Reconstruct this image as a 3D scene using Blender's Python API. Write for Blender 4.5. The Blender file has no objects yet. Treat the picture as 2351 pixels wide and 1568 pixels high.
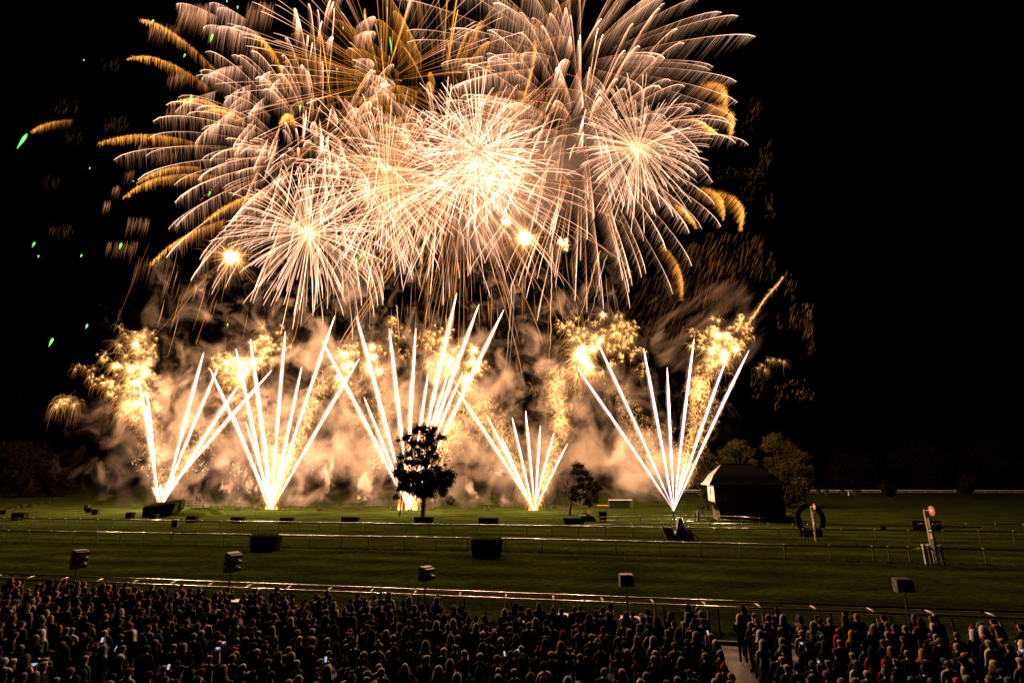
import bpy, bmesh, math, random
import numpy as np
from mathutils import Vector, Matrix

random.seed(7)
rng = np.random.default_rng(7)
sc = bpy.context.scene
COL = sc.collection

# ------------------------------------------------------------------ camera, sky, light, exposure
CAM_H, FPX, PITCH = 7.3, 1175.5, math.radians(14.52)
cam = bpy.data.cameras.new("camera")
cam.sensor_width = 36.0
cam.lens = 18.0
cam.clip_start = 0.5
cam.clip_end = 3000.0
cam_ob = bpy.data.objects.new("camera", cam)
cam_ob.location = (0, 0, CAM_H)
cam_ob.rotation_euler = (math.pi / 2 + PITCH, 0, 0)
COL.objects.link(cam_ob)
sc.camera = cam_ob

world = bpy.data.worlds.new("World")
sc.world = world
world.use_nodes = True
wn = world.node_tree
sky = wn.nodes.new("ShaderNodeTexSky")
sky.sky_type = 'NISHITA'
sky.sun_disc = False
sky.sun_elevation = math.radians(-4.0)
sky.sun_rotation = math.radians(200.0)
wn.links.new(sky.outputs[0], wn.nodes["Background"].inputs[0])
wn.nodes["Background"].inputs[1].default_value = 0.0002

sc.view_settings.view_transform = 'Standard'
sc.view_settings.look = 'None'
sc.view_settings.exposure = 0.0
sc.view_settings.gamma = 1.0
sc.view_settings.use_curve_mapping = False

sc.render.engine = 'CYCLES'
cy = sc.cycles
cy.use_denoising = True
cy.max_bounces = 6
cy.diffuse_bounces = 0
cy.glossy_bounces = 3
cy.transmission_bounces = 2
cy.volume_bounces = 1
cy.transparent_max_bounces = 48
cy.sample_clamp_indirect = 1.5
cy.sample_clamp_direct = 0.0
cy.use_light_tree = True
cy.volume_step_rate = 0.35
cy.volume_max_steps = 96


def ray(x, y):
    """Direction from the camera through a point of the 2351-pixel-wide photograph."""
    dx = (x - 1175.5) / FPX
    dy = (784.0 - y) / FPX
    return Vector((dx, math.cos(PITCH) - math.sin(PITCH) * dy, math.sin(PITCH) + math.cos(PITCH) * dy))


def G(x, y, z=0.0):
    d = ray(x, y)
    t = (z - CAM_H) / d.z
    return Vector((0, 0, CAM_H)) + d * t


def A(x, y, Y):
    d = ray(x, y)
    return Vector((0, 0, CAM_H)) + d * (Y / d.y)


def mpp(x, y, Y):
    return Y / ray(x, y).y / FPX


def point_light(name, loc, power, color, radius=1.5):
    l = bpy.data.lights.new(name, 'POINT')
    l.energy = power
    l.color = color
    l.shadow_soft_size = radius
    o = bpy.data.objects.new(name, l)
    o.location = loc
    COL.objects.link(o)
    return o


# what burns in the air and lights the place: the shells and the mines
WARM = (1.0, 0.62, 0.40)
AMBER = (1.0, 0.53, 0.25)
LS = 0.55
for (x, y, Y, p, c) in (
        (1100, 345, 149, 900e3, WARM), (885, 428, 149, 380e3, WARM), (708, 535, 146, 260e3, WARM),
        (1465, 340, 149, 320e3, WARM), (1320, 200, 152, 330e3, WARM), (760, 330, 152, 260e3, WARM)):
    point_light("shell_burst_light", A(x, y, Y), p * .30 * LS, c, 3.0)
for (x, y, Y, p, c) in (
        (318, 860, 124, 62e3, AMBER), (560, 850, 113, 75e3, AMBER), (850, 830, 113, 62e3, AMBER),
        (1075, 835, 113, 75e3, AMBER), (1345, 815, 112, 75e3, AMBER), (1660, 800, 94, 52e3, AMBER),
        (530, 590, 120, 45e3, AMBER), (1205, 545, 120, 55e3, AMBER)):
    point_light("gold_comet_light", A(x, y, Y), p * 1.6 * LS, c, 1.2)
for (x, y, Y, p) in (
        (385, 1040, 113, 125e3), (628, 1060, 109, 50e3), (950, 1060, 107, 50e3), (1235, 1080, 107, 36e3), (1552, 1090, 90, 17e3)):
    point_light("mine_light", A(x, y, Y), p * LS, WARM, 0.8)


# ------------------------------------------------------------------ helpers
def setp(o, label=None, cat=None, group=None, kind=None):
    if label: o["label"] = label
    if cat: o["category"] = cat
    if group: o["group"] = group
    if kind: o["kind"] = kind
    return o


def empty(name, loc=(0, 0, 0), rz=0.0, **k):
    o = bpy.data.objects.new(name, None)
    o.empty_display_size = 0.3
    o.location = loc
    o.rotation_euler = (0, 0, rz)
    COL.objects.link(o)
    return setp(o, **k)


def link(name, me, mat=None, parent=None, **k):
    o = bpy.data.objects.new(name, me)
    COL.objects.link(o)
    if mat is not None and not me.materials:
        for m in (mat if isinstance(mat, (list, tuple)) else [mat]):
            me.materials.append(m)
    if parent is not None:
        o.parent = parent
    return setp(o, **k)


def np_mesh(name, V, F, smooth=False, col=None, attr="spark"):
    """V (n,3), F (m,k) with one k; col (n,3) optional point colour."""
    V = np.asarray(V, dtype=np.float32).reshape(-1, 3)
    F = np.asarray(F, dtype=np.int32)
    me = bpy.data.meshes.new(name)
    k = F.shape[1]
    me.vertices.add(len(V)); me.vertices.foreach_set("co", V.ravel())
    me.loops.add(F.size); me.loops.foreach_set("vertex_index", F.ravel())
    me.polygons.add(len(F))
    me.polygons.foreach_set("loop_start", np.arange(0, F.size, k, dtype=np.int32))
    try:
        me.polygons.foreach_set("loop_total", np.full(len(F), k, dtype=np.int32))
    except Exception:
        pass
    if smooth:
        me.polygons.foreach_set("use_smooth", np.ones(len(F), dtype=bool))
    if col is not None:
        a = me.attributes.new(attr, 'FLOAT_COLOR', 'POINT')
        c = np.ones((len(V), 4), dtype=np.float32)
        c[:, :3] = col
        a.data.foreach_set("color", c.ravel())
    me.update(calc_edges=True)
    return me


class MB:
    """Collects simple solids, then links them as one mesh object."""
    def __init__(s):
        s.bm = bmesh.new()

    def box(s, c, size, rot=None, taper=1.0, bevel=0.0):
        r = bmesh.ops.create_cube(s.bm, size=1.0)
        vs = r["verts"]
        for v in vs:
            t = taper if v.co.z < 0 else 1.0
            v.co = Vector((v.co.x * size[0] * t, v.co.y * size[1] * (0.5 + t / 2), v.co.z * size[2]))
        M = Matrix.Translation(Vector(c)) @ (rot.to_4x4() if rot is not None else Matrix.Identity(4))
        bmesh.ops.transform(s.bm, matrix=M, verts=vs)
        if bevel:
            es = list({e for v in vs for e in v.link_edges})
            bmesh.ops.bevel(s.bm, geom=es, offset=bevel, segments=1, affect='EDGES')
        return s

    def tube(s, pts, r, n=6, cap=True):
        pts = [Vector(p) for p in pts]
        rs = r if isinstance(r, (list, tuple)) else [r] * len(pts)
        rings = []
        for i, p in enumerate(pts):
            t = (pts[min(i + 1, len(pts) - 1)] - pts[max(i - 1, 0)])
            t = t.normalized() if t.length > 1e-9 else Vector((0, 0, 1))
            u = t.cross(Vector((0, 0, 1)) if abs(t.z) < 0.9 else Vector((1, 0, 0))).normalized()
            w = t.cross(u)
            rings.append([s.bm.verts.new(p + (u * math.cos(a) + w * math.sin(a)) * rs[i])
                          for a in [2 * math.pi * k / n for k in range(n)]])
        for a, b in zip(rings[:-1], rings[1:]):
            for k in range(n):
                s.bm.faces.new((a[k], a[(k + 1) % n], b[(k + 1) % n], b[k]))
        if cap:
            s.bm.faces.new(rings[0][::-1]); s.bm.faces.new(rings[-1])
        return s

    def ball(s, c, r, sub=2, scale=(1, 1, 1)):
        q = bmesh.ops.create_icosphere(s.bm, subdivisions=sub, radius=1.0)
        for v in q["verts"]:
            v.co = Vector((v.co.x * scale[0] * r, v.co.y * scale[1] * r, v.co.z * scale[2] * r)) + Vector(c)
        return s

    def poly(s, pts):
        s.bm.faces.new([s.bm.verts.new(Vector(p)) for p in pts])
        return s

    def prism(s, pts, d):
        """closed solid: outline pts swept along d"""
        d = Vector(d)
        a = [s.bm.verts.new(Vector(p)) for p in pts]
        b = [s.bm.verts.new(Vector(p) + d) for p in pts]
        s.bm.faces.new(a[::-1]); s.bm.faces.new(b)
        n = len(a)
        for i in range(n):
            s.bm.faces.new((a[i], a[(i + 1) % n], b[(i + 1) % n], b[i]))
        return s

    def mesh(s, name, smooth=False):
        bmesh.ops.recalc_face_normals(s.bm, faces=s.bm.faces[:])
        me = bpy.data.meshes.new(name)
        s.bm.to_mesh(me); s.bm.free()
        if smooth:
            for p in me.polygons: p.use_smooth = True
        return me

    def build(s, name, mat, parent=None, smooth=False, **k):
        return link(name, s.mesh(name, smooth), mat, parent, **k)


def rz(a):
    return Matrix.Rotation(a, 3, 'Z')


# ------------------------------------------------------------------ materials
def new_mat(name):
    m = bpy.data.materials.new(name)
    m.use_nodes = True
    return m, m.node_tree, m.node_tree.nodes["Principled BSDF"]


def plain(name, col, rough=0.6, metal=0.0, noise=0.25, scale=6.0, bump=0.0, bscale=None, spec=0.5):
    m, t, b = new_mat(name)
    tc = t.nodes.new("ShaderNodeTexCoord")
    nz = t.nodes.new("ShaderNodeTexNoise"); nz.inputs["Scale"].default_value = scale; nz.inputs["Detail"].default_value = 5
    t.links.new(tc.outputs["Object"], nz.inputs["Vector"])
    r = t.nodes.new("ShaderNodeValToRGB")
    r.color_ramp.elements[0].position = 0.3; r.color_ramp.elements[1].position = 0.72
    r.color_ramp.elements[0].color = (*[c * (1 - noise) for c in col], 1)
    r.color_ramp.elements[1].color = (*[min(1, c * (1 + noise)) for c in col], 1)
    t.links.new(nz.outputs["Fac"], r.inputs["Fac"])
    t.links.new(r.outputs["Color"], b.inputs["Base Color"])
    b.inputs["Roughness"].default_value = rough
    b.inputs["Metallic"].default_value = metal
    b.inputs["Specular IOR Level"].default_value = spec
    if bump:
        n2 = t.nodes.new("ShaderNodeTexNoise"); n2.inputs["Scale"].default_value = bscale or scale * 4; n2.inputs["Detail"].default_value = 6
        t.links.new(tc.outputs["Object"], n2.inputs["Vector"])
        bp = t.nodes.new("ShaderNodeBump"); bp.inputs["Strength"].default_value = bump; bp.inputs["Distance"].default_value = 0.05
        t.links.new(n2.outputs["Fac"], bp.inputs["Height"])
        t.links.new(bp.outputs["Normal"], b.inputs["Normal"])
    return m


SPARK_K = 0.5


def emitter(name, attr="spark", sampled=False):
    m = bpy.data.materials.new(name)
    m.use_nodes = True
    t = m.node_tree
    t.nodes.clear()
    o = t.nodes.new("ShaderNodeOutputMaterial")
    e = t.nodes.new("ShaderNodeEmission")
    a = t.nodes.new("ShaderNodeAttribute"); a.attribute_name = attr
    t.links.new(a.outputs["Color"], e.inputs["Color"])
    e.inputs["Strength"].default_value = SPARK_K
    tr = t.nodes.new("ShaderNodeBsdfTransparent"); ad = t.nodes.new("ShaderNodeAddShader")   # glowing gas: adds light, hides nothing
    t.links.new(e.outputs[0], ad.inputs[0]); t.links.new(tr.outputs[0], ad.inputs[1])
    t.links.new(ad.outputs[0], o.inputs["Surface"])
    if not sampled:
        m.cycles.emission_sampling = 'NONE'
    return m


def glow(name, col, s):
    m = bpy.data.materials.new(name)
    m.use_nodes = True
    t = m.node_tree; t.nodes.clear()
    o = t.nodes.new("ShaderNodeOutputMaterial"); e = t.nodes.new("ShaderNodeEmission")
    e.inputs["Color"].default_value = (*col, 1); e.inputs["Strength"].default_value = s
    t.links.new(e.outputs[0], o.inputs["Surface"])
    m.cycles.emission_sampling = 'NONE'
    return m


def grass_mat():
    m, t, b = new_mat("mown_grass")
    g = t.nodes.new("ShaderNodeNewGeometry")
    def noise(scale, sx=1, sy=1, detail=5):
        mp = t.nodes.new("ShaderNodeMapping"); mp.inputs["Scale"].default_value = (sx, sy, 1)
        t.links.new(g.outputs["Position"], mp.inputs["Vector"])
        n = t.nodes.new("ShaderNodeTexNoise"); n.inputs["Scale"].default_value = scale; n.inputs["Detail"].default_value = detail
        t.links.new(mp.outputs[0], n.inputs["Vector"])
        return n
    n1 = noise(0.35, 0.5, 1.0); n2 = noise(3.2, 0.6, 1.0); n3 = noise(16, 1, 1, 3)
    mx = t.nodes.new("ShaderNodeMath"); mx.operation = 'MULTIPLY_ADD'; mx.inputs[1].default_value = 0.45
    t.links.new(n1.outputs["Fac"], mx.inputs[0])
    m2 = t.nodes.new("ShaderNodeMath"); m2.operation = 'MULTIPLY'; m2.inputs[1].default_value = 0.55
    t.links.new(n2.outputs["Fac"], m2.inputs[0]); t.links.new(m2.outputs[0], mx.inputs[2])
    r = t.nodes.new("ShaderNodeValToRGB")
    r.color_ramp.elements[0].position = 0.34; r.color_ramp.elements[0].color = (0.006, 0.010, 0.002, 1)
    r.color_ramp.elements[1].position = 0.64; r.color_ramp.elements[1].color = (0.047, 0.066, 0.009, 1)
    e = r.color_ramp.elements.new(0.5); e.color = (0.0225, 0.033, 0.0055, 1)
    t.links.new(mx.outputs[0], r.inputs["Fac"])
    mp = t.nodes.new("ShaderNodeMapping"); mp.inputs["Rotation"].default_value = (0, 0, 0.166)
    t.links.new(g.outputs["Position"], mp.inputs["Vector"])
    wv = t.nodes.new("ShaderNodeTexWave"); wv.bands_direction = 'Y'; wv.inputs["Scale"].default_value = 0.07; wv.inputs["Distortion"].default_value = 1.2; wv.inputs["Detail"].default_value = 2; wv.inputs["Detail Scale"].default_value = 0.4
    t.links.new(mp.outputs[0], wv.inputs["Vector"])
    bm_ = t.nodes.new("ShaderNodeMapRange"); bm_.inputs[3].default_value = 0.72; bm_.inputs[4].default_value = 1.2
    t.links.new(wv.outputs["Fac"], bm_.inputs[0])
    n4 = noise(0.11, 0.35, 1.0, 4)
    wr = t.nodes.new("ShaderNodeMapRange"); wr.inputs[1].default_value = 0.56; wr.inputs[2].default_value = 0.74; wr.inputs[3].default_value = 0; wr.inputs[4].default_value = 0.65
    t.links.new(n4.outputs["Fac"], wr.inputs[0])
    sc_ = t.nodes.new("ShaderNodeVectorMath"); sc_.operation = 'SCALE'
    t.links.new(r.outputs["Color"], sc_.inputs[0]); t.links.new(bm_.outputs[0], sc_.inputs["Scale"])
    mxc = t.nodes.new("ShaderNodeMixRGB"); mxc.inputs[2].default_value = (0.032, 0.024, 0.008, 1)
    t.links.new(wr.outputs[0], mxc.inputs[0]); t.links.new(sc_.outputs[0], mxc.inputs[1])
    t.links.new(mxc.outputs[0], b.inputs["Base Color"])
    b.inputs["Roughness"].default_value = 0.95
    b.inputs["Specular IOR Level"].default_value = 0.0
    ad = t.nodes.new("ShaderNodeMath"); ad.operation = 'MULTIPLY_ADD'; ad.inputs[1].default_value = 0.5
    t.links.new(n3.outputs["Fac"], ad.inputs[0]); t.links.new(n2.outputs["Fac"], ad.inputs[2])
    bp = t.nodes.new("ShaderNodeBump"); bp.inputs["Strength"].default_value = 1.0; bp.inputs["Distance"].default_value = 0.30
    t.links.new(ad.outputs[0], bp.inputs["Height"]); t.links.new(bp.outputs["Normal"], b.inputs["Normal"])
    return m


def objcol(name, rough=0.85, amount=0.35, attr=None, sheen=0.0, scale=18):
    """cloth or hair whose colour is the object's own colour (or a stored per-person colour)"""
    m, t, b = new_mat(name)
    if attr:
        s = t.nodes.new("ShaderNodeAttribute"); s.attribute_name = attr
    else:
        s = t.nodes.new("ShaderNodeObjectInfo")
    tc = t.nodes.new("ShaderNodeTexCoord")
    nz = t.nodes.new("ShaderNodeTexNoise"); nz.inputs["Scale"].default_value = scale; nz.inputs["Detail"].default_value = 4
    t.links.new(tc.outputs["Object"], nz.inputs["Vector"])
    mr = t.nodes.new("ShaderNodeMapRange"); mr.inputs[3].default_value = 1 - amount; mr.inputs[4].default_value = 1 + amount
    t.links.new(nz.outputs["Fac"], mr.inputs[0])
    mul = t.nodes.new("ShaderNodeVectorMath"); mul.operation = 'SCALE'
    t.links.new(s.outputs["Color"], mul.inputs[0]); t.links.new(mr.outputs[0], mul.inputs["Scale"])
    t.links.new(mul.outputs[0], b.inputs["Base Color"])
    b.inputs["Roughness"].default_value = rough
    b.inputs["Specular IOR Level"].default_value = 0.06 if "c" == name[0] else 0.2
    if sheen:
        b.inputs["Sheen Weight"].default_value = sheen
        b.inputs["Sheen Roughness"].default_value = 0.35
    bp = t.nodes.new("ShaderNodeBump"); bp.inputs["Strength"].default_value = 0.5; bp.inputs["Distance"].default_value = 0.02
    t.links.new(nz.outputs["Fac"], bp.inputs["Height"]); t.links.new(bp.outputs["Normal"], b.inputs["Normal"])
    return m


M = {}
M["grass"] = grass_mat()
M["blade"] = plain("grass_blades", (0.05, 0.062, 0.012), 0.9, noise=0.4, spec=0.0)
M["rail"] = plain("painted_aluminium_rail", (0.55, 0.52, 0.47), 0.24, 1.0, 0.2, 3, 0.03, 20)
M["post"] = plain("rail_post", (0.05, 0.048, 0.045), 0.4, 0.3, 0.25, 5)
M["pale_post"] = plain("pale_post", (0.45, 0.42, 0.36), 0.4, 0.1, 0.2, 5)
M["black"] = plain("black_plastic", (0.006, 0.006, 0.0065), 0.6, 0, 0.3, 8, 0.05, 60)
M["grille"] = plain("speaker_grille", (0.01, 0.01, 0.0105), 0.8, 0, 0.4, 120, spec=0.1)
M["lit_slope"] = plain("lit_slope_tone", (0.10, 0.085, 0.075), 0.7, 0, 0.2, 3)  # brightness of the lit left roof slope, put into the colour
M["iron"] = plain("matte_iron", (0.005, 0.005, 0.005), 0.95, 0, 0.3, 6, spec=0.05)
M["lid"] = plain("lit_box_top", (0.55, 0.52, 0.47), 0.5, 0, 0.15, 6)  # light falling on the box tops, painted as a pale colour
M["hedge"] = plain("dark_brush", (0.018, 0.022, 0.008), 0.95, 0, 0.5, 9, 0.6, 25, spec=0.0)
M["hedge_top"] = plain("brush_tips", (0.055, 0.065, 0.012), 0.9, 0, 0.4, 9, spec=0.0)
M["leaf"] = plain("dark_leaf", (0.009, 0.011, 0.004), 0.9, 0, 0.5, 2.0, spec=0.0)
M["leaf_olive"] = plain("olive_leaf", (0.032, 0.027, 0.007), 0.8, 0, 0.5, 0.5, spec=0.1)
M["leaf_far"] = plain("far_leaf", (0.011, 0.007, 0.0035), 0.8, 0, 0.5, 0.4, spec=0.0)
M["bark"] = plain("bark", (0.014, 0.010, 0.007), 0.9, 0, 0.4, 6, 0.6, 20)
M["tarmac"] = plain("worn_tarmac", (0.120, 0.082, 0.066), 0.7, 0, 0.3, 3, 0.45, 22)
M["kerb"] = plain("kerb_stone", (0.05, 0.046, 0.042), 0.8, 0, 0.3, 4, 0.3, 20)
M["sand"] = plain("sand_track", (0.42, 0.33, 0.27), 0.9, 0, 0.2, 0.3, 0.2, 3)
M["slate"] = plain("slate", (0.004, 0.0038, 0.004), 1.0, 0, 0.35, 3, 0.3, 12, 0.0)
M["render"] = plain("cream_render", (0.26, 0.20, 0.16), 0.85, 0, 0.12, 2, 0.2, 20)
M["timber_dark"] = plain("dark_timber", (0.016, 0.013, 0.011), 0.75, 0, 0.3, 4, 0.3, 20)
M["timber"] = plain("brown_timber", (0.20, 0.085, 0.035), 0.6, 0, 0.35, 5, 0.3, 20)
M["pale_timber"] = plain("pale_timber", (0.50, 0.40, 0.28), 0.5, 0, 0.2, 5)
M["glass"] = plain("dark_glass", (0.01, 0.01, 0.011), 0.15, 0, 0.1, 1)
M["white"] = plain("white_paint", (0.72, 0.68, 0.62), 0.5, 0, 0.1, 4)
M["red"] = plain("red_paint", (0.62, 0.03, 0.02), 0.45, 0, 0.1, 4)
M["yellow"] = plain("yellow_print", (0.75, 0.40, 0.01), 0.5, 0, 0.25, 4)
M["green"] = plain("dark_green_paint", (0.025, 0.045, 0.018), 0.5, 0, 0.2, 4)
M["mauve"] = plain("mauve_print", (0.16, 0.09, 0.08), 0.5, 0, 0.5, 5)
M["flag"] = plain("orange_flag", (0.45, 0.10, 0.02), 0.8, 0, 0.2, 4)
M["skin"] = plain("skin", (0.50, 0.28, 0.18), 0.5, 0, 0.12, 8, 0.1, 60)
M["trousers"] = plain("dark_trousers", (0.02, 0.022, 0.03), 0.9, 0, 0.3, 10)
M["shoe"] = plain("shoe_leather", (0.014, 0.012, 0.011), 0.5, 0, 0.2, 10)
M["eye"] = plain("eye", (0.03, 0.02, 0.02), 0.2, 0, 0.1, 10)
M["coat"] = objcol("coat_cloth")
M["hair"] = objcol("hair", rough=0.55, sheen=0.12, scale=60)
M["coat_s"] = objcol("crowd_cloth", attr="spark")
M["spark"] = emitter("burning_stars")
M["tube"] = plain("mortar_tube", (0.022, 0.014, 0.010), 0.6, 0, 0.3, 5)
M["screen"] = glow("phone_screen", (0.66, 0.72, 1.0), .75)
M["phone"] = plain("phone_case", (0.015, 0.015, 0.017), 0.3, 0, 0.1, 5)
M["pot"] = plain("dark_pot", (0.014, 0.013, 0.012), 0.7, 0, 0.3, 5)
M["agave"] = plain("agave_leaf", (0.22, 0.12, 0.06), 0.6, 0, 0.2, 5)


# ------------------------------------------------------------------ the setting: ground, paths, pavement
def proj(P):
    q = Vector(P) - Vector((0, 0, CAM_H))
    z = q.y * math.cos(PITCH) + q.z * math.sin(PITCH)
    u = -q.y * math.sin(PITCH) + q.z * math.cos(PITCH)
    return 1175.5 + FPX * q.x / z, 784 - FPX * u / z


gb = bmesh.new()
bmesh.ops.create_grid(gb, x_segments=60, y_segments=60, size=1200)
for v in gb.verts:                                   # the far ground swells a little; the racecourse itself is level
    v.co.y += 1000
gme = bpy.data.meshes.new("ground"); gb.to_mesh(gme); gb.free()
link("ground", gme, M["grass"], kind="structure")


def barrier_y(x):
    return 28.15 - 0.1676 * x


# pavement the crowd stands on, with its kerb against the grass
pv = MB()
pv.poly([(-70, -30, 0.004), (60, -30, 0.004), (60, barrier_y(60) - 1.25, 0.004), (-70, barrier_y(-70) - 1.25, 0.004)])
pv.build("pavement", M["tarmac"], kind="structure")
kb = empty("kerb", (0, 0, 0), kind="structure")
kbm = None
for i in range(46):
    x = -38 + i * 1.6
    if kbm is None:
        kbm = MB().box((0, 0, 0.02), (1.57, 0.22, 0.2), bevel=0.02).mesh("kerb_stone")
    o = link("kerb_stone", kbm, M["kerb"], kb)
    o.location = (x, barrier_y(x) - 1.12, 0)
    o.rotation_euler = (0, 0, math.atan(-0.1676))

# pale sand track far across the course
tr = MB()
a, b = G(1850, 1133.0), G(2420, 1133.5)
tr.poly([(70, 225, 0.004), (330, 212, 0.004), (330, 221, 0.004), (70, 234, 0.004)])
tr.build("sand_track", M["sand"], kind="structure")
tw = empty("track_rail", (200, 222, 0), math.atan2(-13, 260), label="long low white rail along the far sand track, right of the tower", cat="rail")
MB().box((0, 0, .75), (262, .12, .34)).build("rail", M["white"], tw)
trp = MB().box((0, 0, .3), (.14, .14, .62)).mesh("post")
for i in range(44):
    link("post", trp, M["white"], tw).location = (-129 + i * 6, .02, 0)

# a low grass bank behind the firing line, on the right
bk = bmesh.new()
bmesh.ops.create_grid(bk, x_segments=40, y_segments=16, size=1)
for v in bk.verts:
    fx, fy = v.co.x, v.co.y
    v.co = Vector((36 + fx * 26, 139 + fy * 13, max(0, (1 - fx * fx)) ** 1.5 * max(0, 1 - fy * fy) * 1.5 - 0.02))
bme = bpy.data.meshes.new("grass_bank"); bk.to_mesh(bme); bk.free()
for p in bme.polygons: p.use_smooth = True
link("grass_bank", bme, M["grass"], kind="structure")


# ------------------------------------------------------------------ running rails
def poly_y(pts):
    xs = [p[0] for p in pts]; ys = [p[1] for p in pts]
    return lambda x: float(np.interp(x, xs, ys))


def ext(pts, a, b):
    (x0, y0), (x1, y1) = pts[0], pts[1]
    (x2, y2), (x3, y3) = pts[-2], pts[-1]
    return ([(a, y0 + (a - x0) * (y1 - y0) / (x1 - x0))] + pts + [(b, y3 + (b - x3) * (y3 - y2) / (x3 - x2))])


def on_line(yf, px, z=0.6):
    lo, hi = -150.0, 150.0
    for _ in range(50):
        m = (lo + hi) / 2
        if proj((m, yf(m), z))[0] < px: lo = m
        else: hi = m
    return Vector((lo, yf(lo), 0))


mid_pts = ext([(-57.62, 60.4), (1.05, 53.0), (29.48, 47.6), (42.19, 45.1)], -75, 70)
far_pts = ext([(-73.66, 77.7), (1.31, 66.6), (35.5, 61.7), (55.9, 59.3)], -110, 90)
mid_y, far_y = poly_y(mid_pts), poly_y(far_pts)

POST = {}
def post_mesh(h, r):
    k = (h, r)
    if k not in POST:
        POST[k] = MB().tube([(0, 0, -0.05), (0, 0, h)], r, 6).mesh("post")
    return POST[k]


def rail_fence(name, label, segs, posts, h=1.2, r=0.09, pr=0.045, group="running rails along the racecourse", extra=()):
    root = empty(name, posts[len(posts) // 2], label=label, cat="rail fence", group=group)
    L = root.location
    for s in segs:
        MB().tube([Vector((p[0], p[1], h)) - L for p in s], r, 10).build("rail", M["rail"], root, smooth=True)
    for z in extra:
        for s in segs:
            MB().tube([Vector((p[0], p[1], z)) - L for p in s], r * 0.7, 8).build("rail", M["rail"], root, smooth=True)
    for p in posts:
        o = link("post", post_mesh(h - r * 0.6, pr), M["post"], root)
        o.location = p - L
        c = link("post_cap", CAPM, M["white"], root)
        c.location = p - L + Vector((0, 0, h + r * 0.62))
    return root


CAPM = MB().box((0, 0, 0), (0.16, 0.14, 0.09), bevel=0.02).mesh("post_cap")

mx = [17, 64, 115, 169, 222, 276, 329, 390, 452, 514, 572, 645, 712, 784, 846, 929, 1001, 1074, 1161, 1245, 1330, 1414, 1515, 1608, 1699, 1802, 1906, 2005, 2041, 2088, 2165, 2262, 2362]
mid_posts = [on_line(mid_y, x) for x in mx]
def seg(pts, yf, a, b):
    xs = [a] + [p[0] for p in pts if a < p[0] < b] + [b]
    return [(x, yf(x)) for x in xs]
hA0, hA1 = on_line(mid_y, 575, 1.2).x, on_line(mid_y, 642, 1.2).x
hB0, hB1 = on_line(mid_y, 1081, 1.2).x, on_line(mid_y, 1153, 1.2).x
rail_fence("running_rail", "long metal running rail crossing the middle of the turf, broken by two dark hedges",
           [seg(mid_pts, mid_y, -75, hA0), seg(mid_pts, mid_y, hA1, hB0), seg(mid_pts, mid_y, hB1, 70)], mid_posts, r=0.095, pr=0.05)
fx = [round(v * .3333) for v in (22, 122, 225, 335, 443, 550, 665, 778, 895, 1015, 1135, 1260, 1385, 1515, 1648, 1780, 1920, 2057, 2202, 2345)] + \
     [783.6 + v * .3333 for v in (146, 297, 449, 608, 770, 936, 1101, 1278, 1450, 1635, 1818, 2002, 2210)] + \
     [1567.2 + v * .4141 for v in (195, 365, 532, 672, 783, 885, 1070, 1258, 1447, 1648, 1838)]
far_posts = [on_line(far_y, x) for x in fx]
rail_fence("running_rail", "far metal running rail before the planters and big tree", [seg(far_pts, far_y, -110, 90)], far_posts, r=0.09, pr=0.045)

# the rail that leaves the far rail at its bend and runs in front of the judges' tower
b_pts = [(7.5, 66.2), (13.0, 68.3), (16.0, 69.4), (24.0, 69.2), (40.0, 67.2), (56.0, 64.6), (90.0, 60.5)]
by = poly_y(b_pts)
bp = [on_line(by, 1224.4 + v * .1302) for v in (1263, 1733, 2255)] + [on_line(by, x) for x in (1588, 1645, 1705, 1765, 1822, 1880)]
rail_fence("running_rail", "branching running rail curving in front of the dark tower", [[p for p in b_pts if p[0] < 57]], bp, r=0.07, pr=0.045)

# two-bar paddock fence
q_pts = [A(1362, 1188, 74), A(1395, 1186, 77), A(1560, 1186, 79), A(1700, 1187, 77), A(1757, 1193, 74)]
q2 = [(p.x, p.y) for p in q_pts]
qy = poly_y(q2)
qp = [on_line(qy, x) for x in (1368, 1417, 1470, 1576, 1625, 1690, 1745)]
rail_fence("paddock_fence", "two-bar fence with thin posts in front of the tower lawn", [q2], qp, h=1.45, r=0.05, pr=0.05, extra=(0.95,), group="paddock fences")
r_pts = [(51.0, 68.2), (90.0, 66.0)]
ry = poly_y(r_pts)
rp = [on_line(ry, x) for x in (2221, 2288, 2352)]
rail_fence("paddock_fence", "thin dark rail joined to the black box behind the large finish post", [r_pts], rp, h=1.25, r=0.05, pr=0.05, group="paddock fences")

# crowd barrier and the gooseneck rail just beyond it
root = empty("crowd_barrier", (0, barrier_y(0), 0), label="glossy crowd barrier rail right in front of the spectators", cat="barrier")
L = root.location
MB().tube([Vector((x, barrier_y(x), 1.22)) - L for x in (-60, 0, 40)], 0.075, 12).build("rail", M["rail"], root, smooth=True)
near_x = [-38 + i * 2.42 for i in range(30)]
off = on_line(barrier_y, 1650).x
near_x = [off + (i - 20) * 2.42 for i in range(31)]
for x in near_x:
    o = link("post", post_mesh(1.17, 0.05), M["post"], root); o.location = Vector((x, barrier_y(x), 0)) - L
root = empty("running_rail", (0, barrier_y(0) + 1.13, 0), label="glossy gooseneck running rail just beyond the crowd barrier", cat="rail fence", group="running rails along the racecourse")
L = root.location
MB().tube([Vector((x, barrier_y(x) + 1.13, 1.24)) - L for x in (-60, 0, 40)], 0.085, 12).build("rail", M["rail"], root, smooth=True)
gk = MB().tube([(0, -0.8, -0.05), (0, -0.8, 0.95), (0, -0.72, 1.12), (0, -0.5, 1.22), (0, -0.05, 1.22)], [0.055, 0.055, 0.055, 0.05, 0.05], 8).mesh("gooseneck_post", True)
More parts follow.
